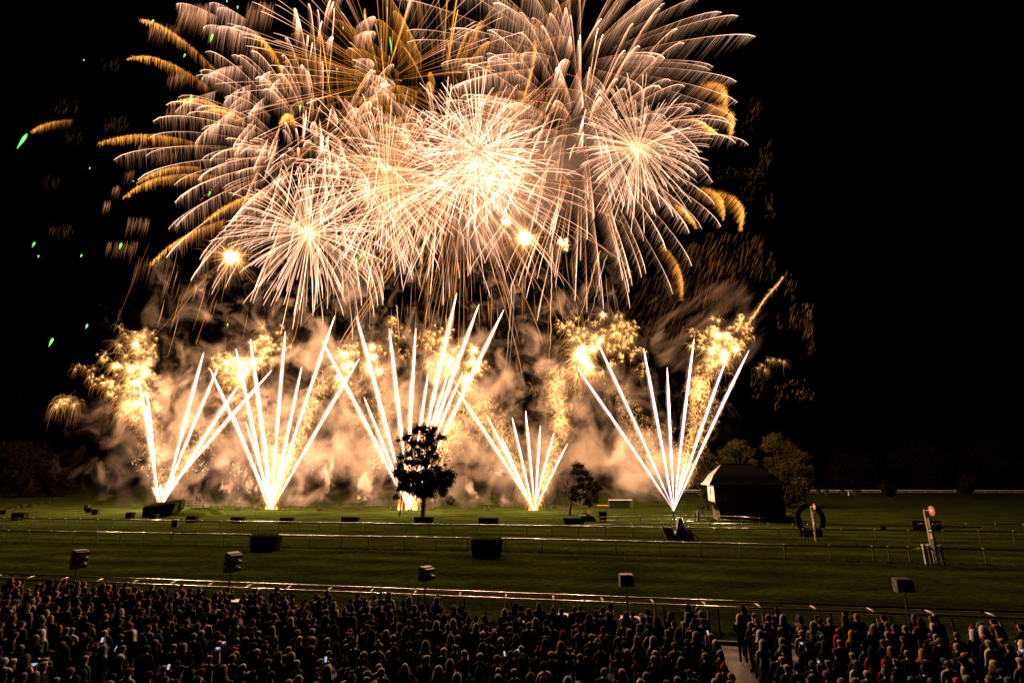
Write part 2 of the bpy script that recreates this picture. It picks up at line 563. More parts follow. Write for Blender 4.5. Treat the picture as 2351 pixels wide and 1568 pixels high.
for x in near_x:
    x -= 0.32
    o = link("gooseneck_post", gk, M["pale_post"], root); o.location = Vector((x, barrier_y(x) + 1.13, 0)) - L

# rough unmown grass under the rails
bl = []
def tufts(yf, xa, xb, n, hmin, hmax):
    for _ in range(n):
        x = random.uniform(xa, xb); y = yf(x) + random.gauss(0, 0.16)
        h = random.uniform(hmin, hmax); a = random.uniform(0, 6.28); w = random.uniform(.015, .035)
        lx, ly = random.gauss(0, .12) * h, random.gauss(0, .12) * h
        bl.append([(x - w * math.cos(a), y - w * math.sin(a), 0), (x + w * math.cos(a), y + w * math.sin(a), 0), (x + lx, y + ly, h)])
tufts(mid_y, -70, 60, 9000, .06, .24)
tufts(far_y, -90, 75, 6000, .05, .18)
tufts(lambda x: barrier_y(x) + .33, -36, 28, 5000, .05, .16)
bl = np.array(bl)
link("rough_grass", np_mesh("rough_grass", bl, np.arange(len(bl) * 3).reshape(-1, 3)), M["blade"], kind="stuff",
     label="rough unmown grass growing under the running rails", cat="grass")


# ------------------------------------------------------------------ foliage
def leaves(clumps, size, dens=1.0, squash=0.85, shell=0.55):
    """clumps: (centre, radius, n) -> quads spread through each clump"""
    V = []
    for c, r, n in clumps:
        n = int(n * dens)
        d = rng.normal(size=(n, 3)); d /= np.linalg.norm(d, axis=1)[:, None]
        rad = r * (shell + (1 - shell) * rng.random(n) ** 0.7) * (0.7 + 0.75 * rng.random(n) ** 2)
        rad *= np.where(rng.random(n) < .35, rng.random(n), 1)
        if shell == 0: rad = r * np.abs(rng.normal(size=n)) * .62
        p = np.array(c)[None] + d * rad[:, None] * np.array([1, 1, squash])
        u = rng.normal(size=(n, 3)); u /= np.linalg.norm(u, axis=1)[:, None]
        w = np.cross(u, rng.normal(size=(n, 3))); w /= np.linalg.norm(w, axis=1)[:, None]
        s = size * (0.6 + 0.8 * rng.random(n))[:, None]
        q = np.stack([p - u * s, p + w * s * .5 - u * s * .1, p + u * s, p - w * s * .5 + u * s * .1], 1)
        V.append(q)
    V = np.concatenate(V).reshape(-1, 3)
    return V, np.arange(len(V)).reshape(-1, 4)


def limb_tree(name, label, base, trunk_pts, limbs, clumps, leaf_mat, leaf_size, dens=1.0, cat="tree", group=None, bare=None, shell=.55):
    root = empty(name, base, label=label, cat=cat, group=group)
    L = root.location
    pts, rs = zip(*trunk_pts)
    MB().tube([Vector(p) - L for p in pts], list(rs), 8).build("trunk", M["bark"], root, smooth=True)
    mb = MB()
    for pl, r0 in limbs:
        n = len(pl)
        mb.tube([Vector(p) - L for p in pl], [r0 * (1 - 0.8 * i / (n - 1)) for i in range(n)], 6)
    if limbs:
        mb.build("limbs", M["bark"], root, smooth=True)
    if bare:
        mb = MB()
        for pl, r0 in bare:
            n = len(pl)
            mb.tube([Vector(p) - L for p in pl], [r0 * (1 - 0.85 * i / (n - 1)) for i in range(n)], 4)
        mb.build("bare_branches", M["bark"], root)
    if clumps:
        V, F = leaves(clumps, leaf_size, dens, shell=shell)
        V = V - np.array(L)
        link("crown", np_mesh("crown", V, F), leaf_mat, root)
    return root


# the big tree in the middle, dark against the mine behind it
def Tz(zx, zy): return 887.7 + zx * .1562, 967.3 + zy * .1562
TY = 87.8
bt = [(480, 105, 55), (300, 225, 60), (270, 245, 40), (560, 90, 45), (540, 130, 60), (700, 115, 55), (790, 235, 45), (620, 215, 80), (660, 260, 80),
      (400, 310, 60), (390, 350, 60), (550, 350, 85), (690, 400, 60), (470, 430, 40), (330, 490, 75), (210, 530, 60), (640, 480, 70), (720, 530, 80),
      (560, 600, 110), (400, 620, 70), (300, 600, 40), (200, 650, 60), (140, 740, 40), (130, 800, 26), (250, 740, 40), (360, 800, 120), (260, 850, 90), (470, 830, 120), (600, 760, 110),
      (640, 850, 110), (830, 780, 80), (920, 770, 70), (780, 860, 100), (930, 860, 60), (880, 930, 60), (260, 940, 85), (340, 1000, 80), (450, 980, 110), (560, 1000, 100),
      (680, 960, 90), (820, 1000, 75), (560, 1080, 70), (650, 1080, 50), (825, 1070, 40), (480, 1080, 50), (200, 980, 45), (165, 282, 18), (860, 640, 22), (970, 800, 40), (840, 240, 26), (740, 700, 70), (420, 150, 40), (620, 330, 60), (500, 520, 60)]
random.seed(5)
br_ = []
for _ in range(400):
    a_, b_ = random.sample(bt, 2)
    if math.hypot(a_[0] - b_[0], a_[1] - b_[1]) < 175 and len(br_) < 75:
        t_ = random.uniform(.3, .7)
        br_.append((a_[0] + (b_[0] - a_[0]) * t_, a_[1] + (b_[1] - a_[1]) * t_, random.uniform(22, 45)))
bt += br_
cl = []
k = mpp(970, 1080, TY)
for zx, zy, zr in bt:
    x, y = Tz(zx, zy)
    r = zr * .1562 * k * 1.3
    hw = 4.2 * max(.3, 1 - abs(zx - 560) / 600)
    c = A(x, y, TY + random.uniform(-hw, hw) * .6)
    n = int(150 * (r / 1.0) ** 1.7) + 14
    if zy < 560: n = int(n * .8); r *= 1.5
    cl.append((c, r, n))
base = G(970, 1195)
def up(zx, zy, dy=0): 
    x, y = Tz(zx, zy); return A(x, y, TY + dy)
limbs = [([up(555, 1080), up(480, 980, 1), up(330, 880, 2), up(220, 800, 2.5)], .17), ([up(560, 1060), up(680, 950, -1), up(800, 870, -2), up(920, 800, -2)], .17),
         ([up(560, 980), up(420, 800, -1), up(300, 640, -2), up(190, 560, -2)], .14), ([up(575, 850), up(690, 640, 1), up(760, 540, 2)], .13),
         ([up(580, 700), up(470, 500, 1), up(380, 330, 1), up(300, 230, 1)], .12), ([up(585, 600), up(660, 400), up(770, 240)], .10), ([up(580, 800), up(380, 720, 2), up(160, 740, 2)], .1),
         ([up(570, 1080), up(700, 1030, -2), up(830, 1060, -2)], .1)]
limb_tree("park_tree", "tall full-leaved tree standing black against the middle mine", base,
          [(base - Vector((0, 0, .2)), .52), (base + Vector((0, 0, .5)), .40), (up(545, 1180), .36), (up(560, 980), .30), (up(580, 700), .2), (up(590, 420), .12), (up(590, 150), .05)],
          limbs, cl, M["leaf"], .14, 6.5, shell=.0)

# the slim sapling left of it
sb = G(917, 1184); SY = sb.y
def Sp(x, y, d=0): return A(x, y, SY + d)
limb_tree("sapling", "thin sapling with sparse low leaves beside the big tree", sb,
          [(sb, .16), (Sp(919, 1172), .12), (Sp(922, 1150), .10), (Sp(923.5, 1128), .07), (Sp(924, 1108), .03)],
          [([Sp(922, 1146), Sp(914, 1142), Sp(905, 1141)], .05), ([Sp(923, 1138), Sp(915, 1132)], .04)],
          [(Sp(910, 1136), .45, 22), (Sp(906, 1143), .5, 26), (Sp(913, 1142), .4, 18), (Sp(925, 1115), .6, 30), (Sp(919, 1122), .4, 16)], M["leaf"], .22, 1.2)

# the half bare tree right of the fourth mine
def Rz(zx, zy): return 1224.4 + zx * .1302, 1040.7 + zy * .1302
RB = G(*Rz(648, 1085)); RY = RB.y
def Rp(zx, zy, d=0): return A(*Rz(zx, zy), RY + d)
rc = [(790, 225, 70), (730, 225, 45), (860, 225, 45), (760, 330, 70), (700, 340, 40), (850, 330, 80), (940, 340, 60), (950, 430, 80), (1020, 460, 50), (840, 460, 70), (780, 470, 45), (1090, 545, 70),
      (1180, 605, 45), (860, 580, 80), (780, 590, 50), (700, 630, 45), (980, 620, 90), (1070, 690, 85), (1130, 640, 60), (770, 720, 80), (690, 780, 50), (730, 820, 50), (900, 740, 80), (960, 830, 75), (1000, 900, 45), (1090, 840, 50), (820, 810, 40), (700, 690, 50), (1120, 770, 40), (1000, 540, 60), (930, 880, 40)]
cl = []
for zx, zy, zr in rc:
    r = zr * .1302 * mpp(1330, 1110, RY) * 1.3
    cl.append((Rp(zx, zy, random.uniform(-1.6, 1.6)), r, int(70 * r ** 1.7) + 16))
bare = []
brs = [[(640, 830), (605, 700), (595, 600), (610, 480), (640, 400)], [(600, 620), (540, 580), (480, 520), (465, 440)], [(605, 560), (560, 470), (530, 400)], [(600, 500), (590, 420), (600, 380)],
       [(625, 740), (560, 640), (500, 610), (440, 610)], [(630, 780), (570, 715), (500, 700), (440, 690)], [(690, 800), (720, 640), (715, 500), (690, 380)], [(720, 620), (680, 520), (675, 440)],
       [(715, 520), (735, 440), (725, 370)], [(560, 600), (520, 620), (460, 590)], [(540, 580), (510, 480), (500, 430)], [(610, 480), (650, 430), (660, 370)], [(560, 660), (510, 660), (450, 650)]]
for i, b in enumerate(brs):
    bare.append(([Rp(x, y, random.uniform(-.6, .6) * (j > 0)) for j, (x, y) in enumerate(b)], .14 if i in (0, 6) else .085))
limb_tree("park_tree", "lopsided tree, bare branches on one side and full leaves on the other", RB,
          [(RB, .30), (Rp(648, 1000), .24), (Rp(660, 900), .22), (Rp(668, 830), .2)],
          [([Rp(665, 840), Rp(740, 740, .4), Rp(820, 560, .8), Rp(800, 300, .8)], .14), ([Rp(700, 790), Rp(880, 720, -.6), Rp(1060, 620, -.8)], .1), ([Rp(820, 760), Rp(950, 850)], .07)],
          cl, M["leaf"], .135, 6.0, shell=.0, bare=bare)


def shrubby(name, label, px, py, Y, wpx, hpx, mat, n, group=None, leaf=.24, trunk=True, seed=0, cat="tree"):
    """a tree given by its crown centre and size in the photograph, at its own distance"""
    random.seed(seed)
    c = A(px, py, Y); m = mpp(px, py, Y)
    w, h = wpx * m, hpx * m
    base = Vector((c.x, c.y, 0))
    cl = []
    for i in range(n):
        a = random.uniform(0, 6.283); rr = math.sqrt(random.random()); t = random.uniform(-1, 1)
        e = math.sqrt(max(0.05, 1 - t * t))
        q = c + Vector((math.cos(a) * rr * w * .75 * e, math.sin(a) * rr * w * .75 * e, t * h * .8))
        cl.append((q, w * random.uniform(.22, .38), int(460 * random.uniform(.6, 1.2))))
    top = c + Vector((0, 0, h * .3))
    r0 = max(.12, w * .06)
    limbs = []
    for i in range(5):
        q = cl[i % len(cl)][0]
        s = base.lerp(top, random.uniform(.45, .8))
        limbs.append(([s, s.lerp(q, .55) + Vector((0, 0, .3)), q], r0 * .5))
    return limb_tree(name, label, base, [(base, r0), (base.lerp(top, .4), r0 * .7), (top, r0 * .3)], limbs, cl, mat, leaf, group=group, cat=cat)


gr = "broadleaf trees behind the tower"
shrubby("broadleaf_tree", "olive tree nearest the rightmost mine, low dark branches", 1618, 1085, 112, 40, 62, M["leaf_olive"], 26, gr, seed=3)
shrubby("broadleaf_tree", "rounded olive tree directly behind the tower roof", 1695, 1065, 122, 48, 55, M["leaf_olive"], 26, gr, seed=4)
shrubby("broadleaf_tree", "tallest wide olive tree rising right of the tower ridge", 1785, 1050, 128, 52, 58, M["leaf_olive"], 30, gr, seed=5)
shrubby("broadleaf_tree", "olive tree with drooping outer boughs at the right end of the clump", 1838, 1075, 124, 36, 45, M["leaf_olive"], 22, gr, seed=6)
shrubby("broadleaf_tree", "low dark tree filling the gap between tower roof and rightmost mine", 1655, 1110, 116, 44, 50, M["leaf_olive"], 24, gr, seed=9)
shrubby("broadleaf_tree", "broad dark tree low behind the right end of the tower", 1805, 1110, 121, 58, 46, M["leaf_olive"], 28, gr, seed=10)
gr = "small trees on the far lawn"
shrubby("young_tree", "small round dark tree on the far lawn, before the sand track", 2038, 1130, 150, 22, 17, M["leaf_far"], 14, gr, .4, seed=7)
shrubby("young_tree", "small loose reddish tree on the far lawn near the picture's right edge", 2225, 1112, 165, 30, 22, M["leaf_far"], 14, gr, .4, seed=8)
gr = "dark trees at the far edge of the course"
for i, (px, py, Y, w, h, lab) in enumerate(((15, 1075, 170, 60, 70, "black tree mass at the left picture edge"), (75, 1085, 175, 50, 60, "black tree between the left edge and the drifting smoke"),
                                  (135, 1105, 180, 32, 36, "low black tree at the rim of the leftmost smoke"),
                                  (1960, 1085, 250, 70, 45, "faint brown tree beyond the sand track, right of the tower"),
                                  (2100, 1070, 260, 90, 55, "faint tall tree beyond the sand track above the round young tree"),
                                  (2290, 1065, 265, 80, 60, "faint dark tree beyond the sand track by the right picture edge"))):
    shrubby("broadleaf_tree", lab, px, py, Y, w, h, M["leaf_far"], 24, gr, .6, seed=20 + i)
gr = "small dark trees among the smoke"
shrubby("young_tree", "small spreading dark tree in the smoke right of the second mine", 692, 1142, 133, 20, 10, M["leaf"], 12, gr, .3, seed=31)
shrubby("young_tree", "small low dark tree in the smoke right of the big tree's trunk", 1032, 1146, 131, 15, 9, M["leaf"], 10, gr, .3, seed=32)


# ------------------------------------------------------------------ hedges, planters, box
def bristle(mb, c, w, d, z, n, h, rot):
    for _ in range(n):
        x, y = random.uniform(-w / 2, w / 2), random.uniform(-d / 2, d / 2)
        a = random.uniform(0, 6.28); s = random.uniform(.02, .05); hh = random.uniform(.4, 1) * h
        p = [Vector((x - s * math.cos(a), y - s * math.sin(a), 0)), Vector((x + s * math.cos(a), y + s * math.sin(a), 0)), Vector((x + random.gauss(0, .05), y + random.gauss(0, .05), hh))]
        mb.poly([rot @ q + Vector((c[0], c[1], z)) for q in p])


def hedge_box(name, label, x0, x1, yt, yb, group, depth=.8, rot=-.1, cat="hedge", taper=.86, feet=False, tips=True):
    p = G((x0 + x1) / 2, yb)
    m = mpp((x0 + x1) / 2, yb, p.y)
    w = (x1 - x0) * m
    h = (yb - yt) * m * 1.02 - (depth * .08)
    root = empty(name, p, rot, label=label, cat=cat, group=group)
    b = MB()
    if feet:
        b.box((0, 0, h / 2 + .18), (w, depth, h - .36), taper=taper, bevel=.03)
        for q in (-.42, -.15, .15, .42):
            b.box((w * q, 0, .1), (.18, depth * .7, .2))
    else:
        b.box((0, 0, h / 2), (w, depth, h), taper=taper, bevel=.03)
    b.build("hedge_body", M["hedge"], root)
    if tips:
        t = MB()
        bristle(t, (0, 0), w * .97, depth * .9, h - .02, max(40, int(w * 60)), .12, Matrix.Identity(3))
        t.build("brush_tips", M["hedge"], root, kind="stuff")
    return root


ghm = "dark hedges set in the middle rail"
hedge_box("portable_hedge", "big dark hedge block in the middle rail below the second mine", 574, 643, 1230, 1263, ghm, 1.0)
hedge_box("portable_hedge", "big dark hedge block in the middle rail near the picture centre", 1081, 1154, 1239, 1278, ghm, 1.0)
ghf = "dark planter hedges lined up along the far rail"
for (x0, x1, yt, yb, lab) in (
        (26, 62, 1177, 1193, "dark planter hedge at the far left, behind the far rail"),
        (290, 306, 1176, 1189, "narrow dark planter hedge just left of the grass-topped steeplechase hedge"),
        (343, 362, 1180, 1192, "small dark planter hedge in front of the steeplechase hedge"),
        (428, 453, 1185, 1199, "dark planter hedge in front of the grass mound"),
        (530, 560, 1187, 1200, "dark planter hedge left of and below the second mine"),
        (643, 674, 1188, 1201, "dark planter hedge right of and below the second mine"),
        (784, 824, 1187, 1201, "dark planter hedge between second mine and big tree"),
        (950, 996, 1187, 1203, "dark planter hedge at the foot of the big tree"),
        (1098, 1145, 1189, 1206, "dark planter hedge between the big tree and the lopsided tree")):
    hedge_box("planter_hedge", lab, x0, x1, yt, yb, ghf, .9, -.15)
hedge_box("planter_hedge", "dark footed planter hedge below the lopsided tree's trunk", 1293, 1344, 1190, 1209, ghf, .9, -.05, feet=True)
hedge_box("planter_hedge", "narrow tapered dark planter hedge right of the lopsided tree", 1375, 1394, 1175, 1197, ghf, .8, -.05, taper=.75)
ghl = "small hedges scattered on the left lawn"
for (x0, x1, yt, yb, lab) in (
        (2, 16, 1170, 1181, "nearest small hedge of the file along the left edge"), (12, 21, 1168, 1177, "second small hedge of the file at the left edge"),
        (21, 29, 1165, 1174, "third small hedge of the left file, beyond the nearest two"), (32, 41, 1161, 1169.5, "fourth small hedge of the file at left"),
        (45, 55, 1157, 1166, "fifth small hedge of the left file, the last one lit"), (66, 75, 1155, 1163, "dim small hedge just past the lit file"),
        (87, 95, 1152, 1159.5, "dim small hedge halfway into the left dark"), (106, 114, 1149, 1157, "far dim small hedge before the left smoke"),
        (122, 131, 1143, 1151, "farthest dim small hedge of the left file"),
        (194, 203, 1159, 1172, "small hedge at the back of the pair on the bright lawn"), (197, 211, 1165, 1177, "small hedge at the front of the pair on the bright lawn"),
        (211, 226, 1169, 1181, "lone small tapered hedge right of the pair on the bright lawn"), (219, 236, 1149, 1158, "dim hedge under the smoke left of the first mine")):
    hedge_box("small_hedge", lab, x0, x1, yt, yb, ghl, 1.0, .2, taper=.72)
hedge_box("crate_box", "wide black box on the lawn behind the large finish post", 2095, 2158, 1195.5, 1216, None, .8, -.1, cat="box", taper=1.0, tips=False)
hedge_box("low_bollard", "small black marker block on the lawn left of the large finish post", 2022, 2033, 1207, 1216.5, None, .4, -.1, cat="marker", taper=.9, tips=False)

# planter with spiky agave
pp = G(1350, 1196)
root = empty("agave_planter", pp, label="dark planter with spiky agave leaves under the lopsided tree", cat="planter")
MB().box((0, 0, .45), (2.6, .9, .8), taper=.85, bevel=.04).build("pot", M["pot"], root)
lf = MB().tube([(0, 0, 0), (0, .02, .5), (0, .1, 1.15)], [.05, .07, .008], 4).mesh("leaf")
for i in range(16):
    o = link("leaf", lf, M["agave"], root)
    o.location = (random.gauss(0.2, .25), 0, .84); o.rotation_euler = (random.uniform(-.9, .9), random.uniform(-1.0, 1.0), random.uniform(0, 6.28))

# steeplechase hedge: two brush rows, tips green in the light behind
hb = G(338, 1190)
root = empty("steeplechase_hedge", hb, label="large two-row steeplechase hedge with lit grassy top before the leftmost mine", cat="hedge")
m = mpp(338, 1190, hb.y)
def hp(zx, zy): return (293.9 + zx * .1042 - 338) * m, (1190 - (1126.5 + zy * .1042)) * m
for outline, dy, nm in (([(230, 515), (230, 345), (940, 240), (940, 400), (800, 560)], 2.2, "brush_row"), ([(300, 590), (285, 375), (1000, 290), (945, 490), (835, 575)], .0, "brush_row")):
    pts = [Vector((hp(*q)[0], dy, max(0, hp(*q)[1]))) for q in outline]
    MB().prism(pts, (0, 1.2, 0)).build(nm, M["hedge"], root)
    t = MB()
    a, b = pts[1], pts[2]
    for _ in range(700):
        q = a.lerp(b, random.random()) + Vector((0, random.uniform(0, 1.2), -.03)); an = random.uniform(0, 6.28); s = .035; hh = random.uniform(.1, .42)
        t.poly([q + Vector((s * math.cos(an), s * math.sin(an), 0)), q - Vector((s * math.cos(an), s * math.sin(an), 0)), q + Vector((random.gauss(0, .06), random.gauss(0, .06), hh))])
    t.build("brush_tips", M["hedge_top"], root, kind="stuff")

# grass mound with its handrail
mc = G(435, 1184)
mm = mpp(435, 1184, mc.y)
b = bmesh.new(); bmesh.ops.create_grid(b, x_segments=30, y_segments=16, size=1)
for v in b.verts:
    x, y = v.co.x, v.co.y
    v.co = Vector((x * 48 * mm, y * 4.5, 1.25 * max(0, 1 - abs(x) ** 3) * max(0, 1 - y * y) - .03))
me = bpy.data.meshes.new("grass_mound"); b.to_mesh(me); b.free()
for p in me.polygons: p.use_smooth = True
o = link("grass_mound", me, M["grass"], kind="structure"); o.location = mc + Vector((0, 3, 0))
root = empty("handrail", mc + Vector((0, 3, 1.1)), label="steel handrail running over the grass mound", cat="handrail")
def hr(zx, zy): return Vector(((293.9 + zx * .1042 - 435) * m, 0, (1126.5 + 385 * .1042 - (1126.5 + zy * .1042)) * m))
for (z0, z1, dy) in (((950, 255), (1500, 240), 1.6), ((1000, 290), (1660, 285), -.6), ((1000, 340), (1650, 345), -.6)):
    MB().tube([hr(*z0) + Vector((0, dy, 0)), hr(*z1) + Vector((0, dy, 0))], .035, 6).build("rail", M["pale_post"], root)
for (zx, zt, dy) in ((985, 290, -.6), (1195, 290, -.6), (1440, 288, -.6), (1640, 285, -.6), (1300, 245, 1.6), (1500, 240, 1.6)):
    p = hr(zx, zt)
    MB().tube([(p.x, dy, -1.0), (p.x, dy, p.z)], .04, 6).build("post", M["post"], root)
p0, p1 = hr(1050, 470), hr(1210, 340)
MB().tube([p0 + Vector((0, -.6, 0)), p1 + Vector((0, -.6, 0))], .035, 6).build("brace", M["post"], root)

# flags by the mound
for (x, yt, yb, lab) in ((448, 1134, 1170, "small orange flag on a leaning pole behind the mound handrail"), (469, 1136, 1168, "small orange flag on an upright pole right of the mound handrail")):
    p = A(x, 1170, 100); p.z = 0
    top = A(x + (5 if x < 460 else 0), yt, 100)
    root = empty("flag", p, label=lab, cat="flag", group="small flags behind the mound")
    MB().tube([(0, 0, 0), top - p], .035, 5).build("pole", M["bark"], root)
    t = top - p
    MB().prism([t, t + Vector((-.18, 0, -.55)), t + Vector((.28, 0, -.85))], (0, .03, 0)).build("cloth", M["flag"], root)


# ------------------------------------------------------------------ judges' tower
HY = 86.0
Hc = A(1725, 1195, HY); Hc.z = 0
hm = mpp(1725, 1150, HY)
root = empty("judges_tower", Hc, math.atan(-.1676), label="dark two-storey tower with flared hip roof and lit side wall", cat="tower")
W2, D = 5.25, 5.4
ze = A(1725, 1113, HY).z; zr = A(1725, 1066, HY + 2.5).z
zl = A(1725, 1160, HY).z
MB().box((0, D / 2, (zl + ze) / 2), (2 * W2, D, ze - zl)).build("upper_wall", M["render"], root)
MB().box((0.35, D / 2, zl / 2 - .01), (2 * W2 - .5, D - .3, zl)).build("lower_wall", M["render"], root)
# dark timber boarding over the track front
bd = MB().box((0, 0, 0), (.98, .05, ze - zl - .75)).mesh("front_board")
for i in range(10):
    o = link("front_board", bd, M["timber_dark"], root); o.location = (-4.65 + i * 1.03, -.032, (zl + ze) / 2 - .35)
b2 = MB().box((0, 0, 0), (.98, .05, zl - .05)).mesh("front_board")
for i in range(9):
    o = link("front_board", b2, M["timber_dark"], root); o.location = (-4.0 + i * 1.03, .115, zl / 2)
for i in range(5):
    wdw = MB().box((0, 0, 0), (1.5, .06, .42)).build("window", M["timber_dark"], root); wdw.location = (-4.1 + i * 2.03, -.04, ze - .36)
    MB().box((0, 0, 0), (1.3, .03, .3)).build("pane", M["mauve"], wdw).location = (0, -.03, 0)
for x in (-4.1, 4.0):
    wdw = MB().box((0, 0, 0), (1.7, .06, 1.3)).build("window", M["timber_dark"], root); wdw.location = (x, -.085, zl + 1.1)
    for s in (-.4, .4):
        MB().box((0, 0, 0), (.66, .03, 1.1)).build("pane", M["glass"], wdw).location = (s, -.035, 0)
# lit side: tall window slot in the pale wall
wdw = MB().box((0, 0, 0), (.06, 2.3, ze - zl - 1.7)).build("window", M["pale_timber"], root); wdw.location = (-W2 - .02, 2.6, (zl + ze) / 2 + .4)
MB().box((0, 0, 0), (.04, .9, ze - zl - 2.1)).build("pane", M["glass"], wdw).location = (-.02, 0, 0)
# flared hip roof
rb = bmesh.new()
e0, e1, e2 = 1.0, .1, -1.55
rows = []
prof = [(1.0, 0.0), (.86, .16), (.62, .48), (0.0, 1.0)]
rl, rr_, rm = -3.1, 1.85, D / 2
for t, hz in prof:
    z = ze + .02 + (zr - ze) * hz
    xa = rl + (-W2 - .75 - rl) * t; xb = rr_ + (W2 + .75 - rr_) * t
    ya = rm + (-.8 - rm) * t; yb_ = rm + (D + .8 - rm) * t
    rows.append([rb.verts.new(q) for q in ((xa, ya, z), (xb, ya, z), (xb, yb_ + (0 if t else .02), z), (xa, yb_ + (0 if t else .02), z))])
for a, b in zip(rows[:-1], rows[1:]):
    for i in range(4):
        rb.faces.new((a[i], a[(i + 1) % 4], b[(i + 1) % 4], b[i]))
rb.faces.new(rows[0][::-1]); rb.faces.new(rows[-1])
rme = bpy.data.meshes.new("roof"); rb.to_mesh(rme); rb.free()
roof = link("roof", rme, M["slate"], root)
hc_ = bmesh.new()  # added pale sheet over the left slate slope, painting the light on it
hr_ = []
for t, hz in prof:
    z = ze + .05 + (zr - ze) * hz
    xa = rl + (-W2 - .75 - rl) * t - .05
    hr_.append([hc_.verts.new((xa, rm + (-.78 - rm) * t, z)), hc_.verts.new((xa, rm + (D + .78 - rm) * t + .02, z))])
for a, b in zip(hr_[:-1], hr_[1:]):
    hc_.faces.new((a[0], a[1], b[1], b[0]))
hme = bpy.data.meshes.new("lit_hip_slope"); hc_.to_mesh(hme); hc_.free()
link("lit_hip_slope", hme, M["lit_slope"], roof)
rt = MB().tube([(-.16, 0, 0), (.16, 0, 0)], .09, 6).mesh("ridge_tile")
for i in range(15):
    o = link("ridge_tile", rt, M["slate"], roof); o.location = (rl + .17 + i * .34, rm, zr + .05)
# lit hip edge verge
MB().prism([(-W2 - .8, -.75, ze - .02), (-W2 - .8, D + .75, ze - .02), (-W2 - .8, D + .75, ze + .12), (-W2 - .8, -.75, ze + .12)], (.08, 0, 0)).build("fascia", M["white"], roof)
# lean-to canopy on the lit side, posts and the lit lower side wall
MB().prism([(-W2 - .02, .2, zl + .35), (-W2 - 2.2, .2, zl - .55), (-W2 - 2.2, .2, zl - .43), (-W2 - .02, .2, zl + .5)], (0, D - .6, 0)).build("canopy", M["slate"], root)
for y in (.35, D - .6):
    MB().box((-W2 - 2.05, y, (zl - .55) / 2), (.16, .16, zl - .55)).build("canopy_post", M["timber_dark"], root)
for i in range(6):
    MB().box((-W2 + .3 + i * .45, -.35 - .3 * i, .25 - i * .03), (.5, .35, .5 - .06 * i), rz(0)).build("step", M["pale_timber"], root) if i < 3 else None
MB().box((W2 + 1.0, 1.0, 1.5), (1.9, .12, .14), Matrix.Rotation(.12, 3, 'Y')).build("outrigger", M["timber_dark"], root)
MB().box((W2 + 1.2, 1.0, 1.1), (1.6, .1, .1), Matrix.Rotation(-.45, 3, 'Y')).build("outrigger_brace", M["timber_dark"], root)
MB().box((W2 + 1.1, .8, .4), (2.4, 1.2, .8)).build("side_bench", M["timber_dark"], root)

# giant horseshoe
hs = A(1863, 1215, 66.0); hs.z = 0
root = empty("giant_horseshoe", hs, -.1, label="giant dark horseshoe standing upright on the lawn beside the tower", cat="sculpture")
k = mpp(1863, 1180, 66)
pts = []
for i in range(29):
    a = math.radians(-62 + i * (304 / 28))
    pts.append(Vector((math.cos(a) * 27.5 * k, 0, 35 * k + math.sin(a) * 30 * k + 2 * k)))
mb = bmesh.new()
rings = []
for i, p in enumerate(pts):
    c = Vector((0, 0, 37 * k)); d = (p - c).normalized()
    w = .29 if 2 < i < 26 else .24
    rings.append([mb.verts.new(p + d * w + Vector((0, s * .14, 0))) for s in (-1, 1)] + [mb.verts.new(p - d * w + Vector((0, s * .14, 0))) for s in (1, -1)])
for a, b in zip(rings[:-1], rings[1:]):
    for i in range(4): mb.faces.new((a[i], a[(i + 1) % 4], b[(i + 1) % 4], b[i]))
mb.faces.new(rings[0][::-1]); mb.faces.new(rings[-1])
bmesh.ops.recalc_face_normals(mb, faces=mb.faces[:])
me = bpy.data.meshes.new("shoe"); mb.to_mesh(me); mb.free()
link("shoe", me, M["iron"], root)
MB().box((0, .25, .5), (2.6, .5, 1.0), bevel=.05).build("plinth", M["iron"], root)


# ------------------------------------------------------------------ finish posts
def finish_post(label, p, h, rot):
    root = empty("finish_post", p, rot, label=label, cat="finish post", group="finish posts with red discs")
    s = h / 5.0
    MB().box((-.25 * s, 0, 2.45 * s), (.13 * s, .13 * s, 4.9 * s)).build("pale_post", M["pale_timber"], root)
    MB().box((.05 * s, -.0, 2.55 * s), (.36 * s, .16 * s, 3.2 * s), bevel=.01).build("panel", M["black"], root)
    MB().box((.05 * s, 0, .5 * s), (.14 * s, .14 * s, 1.0 * s)).build("stub", M["black"], root)
    for z0, z1, mt, nm in ((3.25, 4.1, "mauve", "print_panel"), (2.95, 3.05, "white", "white_band"), (2.25, 2.75, "yellow", "yellow_band"), (1.0, 2.1, "green", "green_panel")):
        MB().box((.05 * s, -.09 * s, (z0 + z1) / 2 * s), (.27 * s, .02 * s, (z1 - z0) * s)).build(nm, M[mt], root)
    MB().box((.05 * s, 0, 4.83 * s), (.66 * s, .08 * s, .07 * s)).build("arm", M["pale_timber"], root)
    # disc seen obliquely: red rim, paler middle
    d = MB()
    q = bmesh.ops.create_cone(d.bm, cap_ends=True, segments=28, radius1=.45 * s, radius2=.45 * s, depth=.05 * s)
    bmesh.ops.rotate(d.bm, verts=q["verts"], cent=(0, 0, 0), matrix=Matrix.Rotation(math.pi / 2, 3, 'Y') )
    disc = d.build("disc", M["red"], root)
    disc.location = (.55 * s, -.02, 4.83 * s); disc.rotation_euler = (0, 0, 1.35)
    c = MB()
    q = bmesh.ops.create_cone(c.bm, cap_ends=True, segments=20, radius1=.17 * s, radius2=.17 * s, depth=.09 * s)
    bmesh.ops.rotate(c.bm, verts=q["verts"], cent=(0, 0, 0), matrix=Matrix.Rotation(math.pi / 2, 3, 'Y'))
    c.build("disc_centre", M["white"], disc)
    # the little guard of pale and dark posts at its foot
    return root


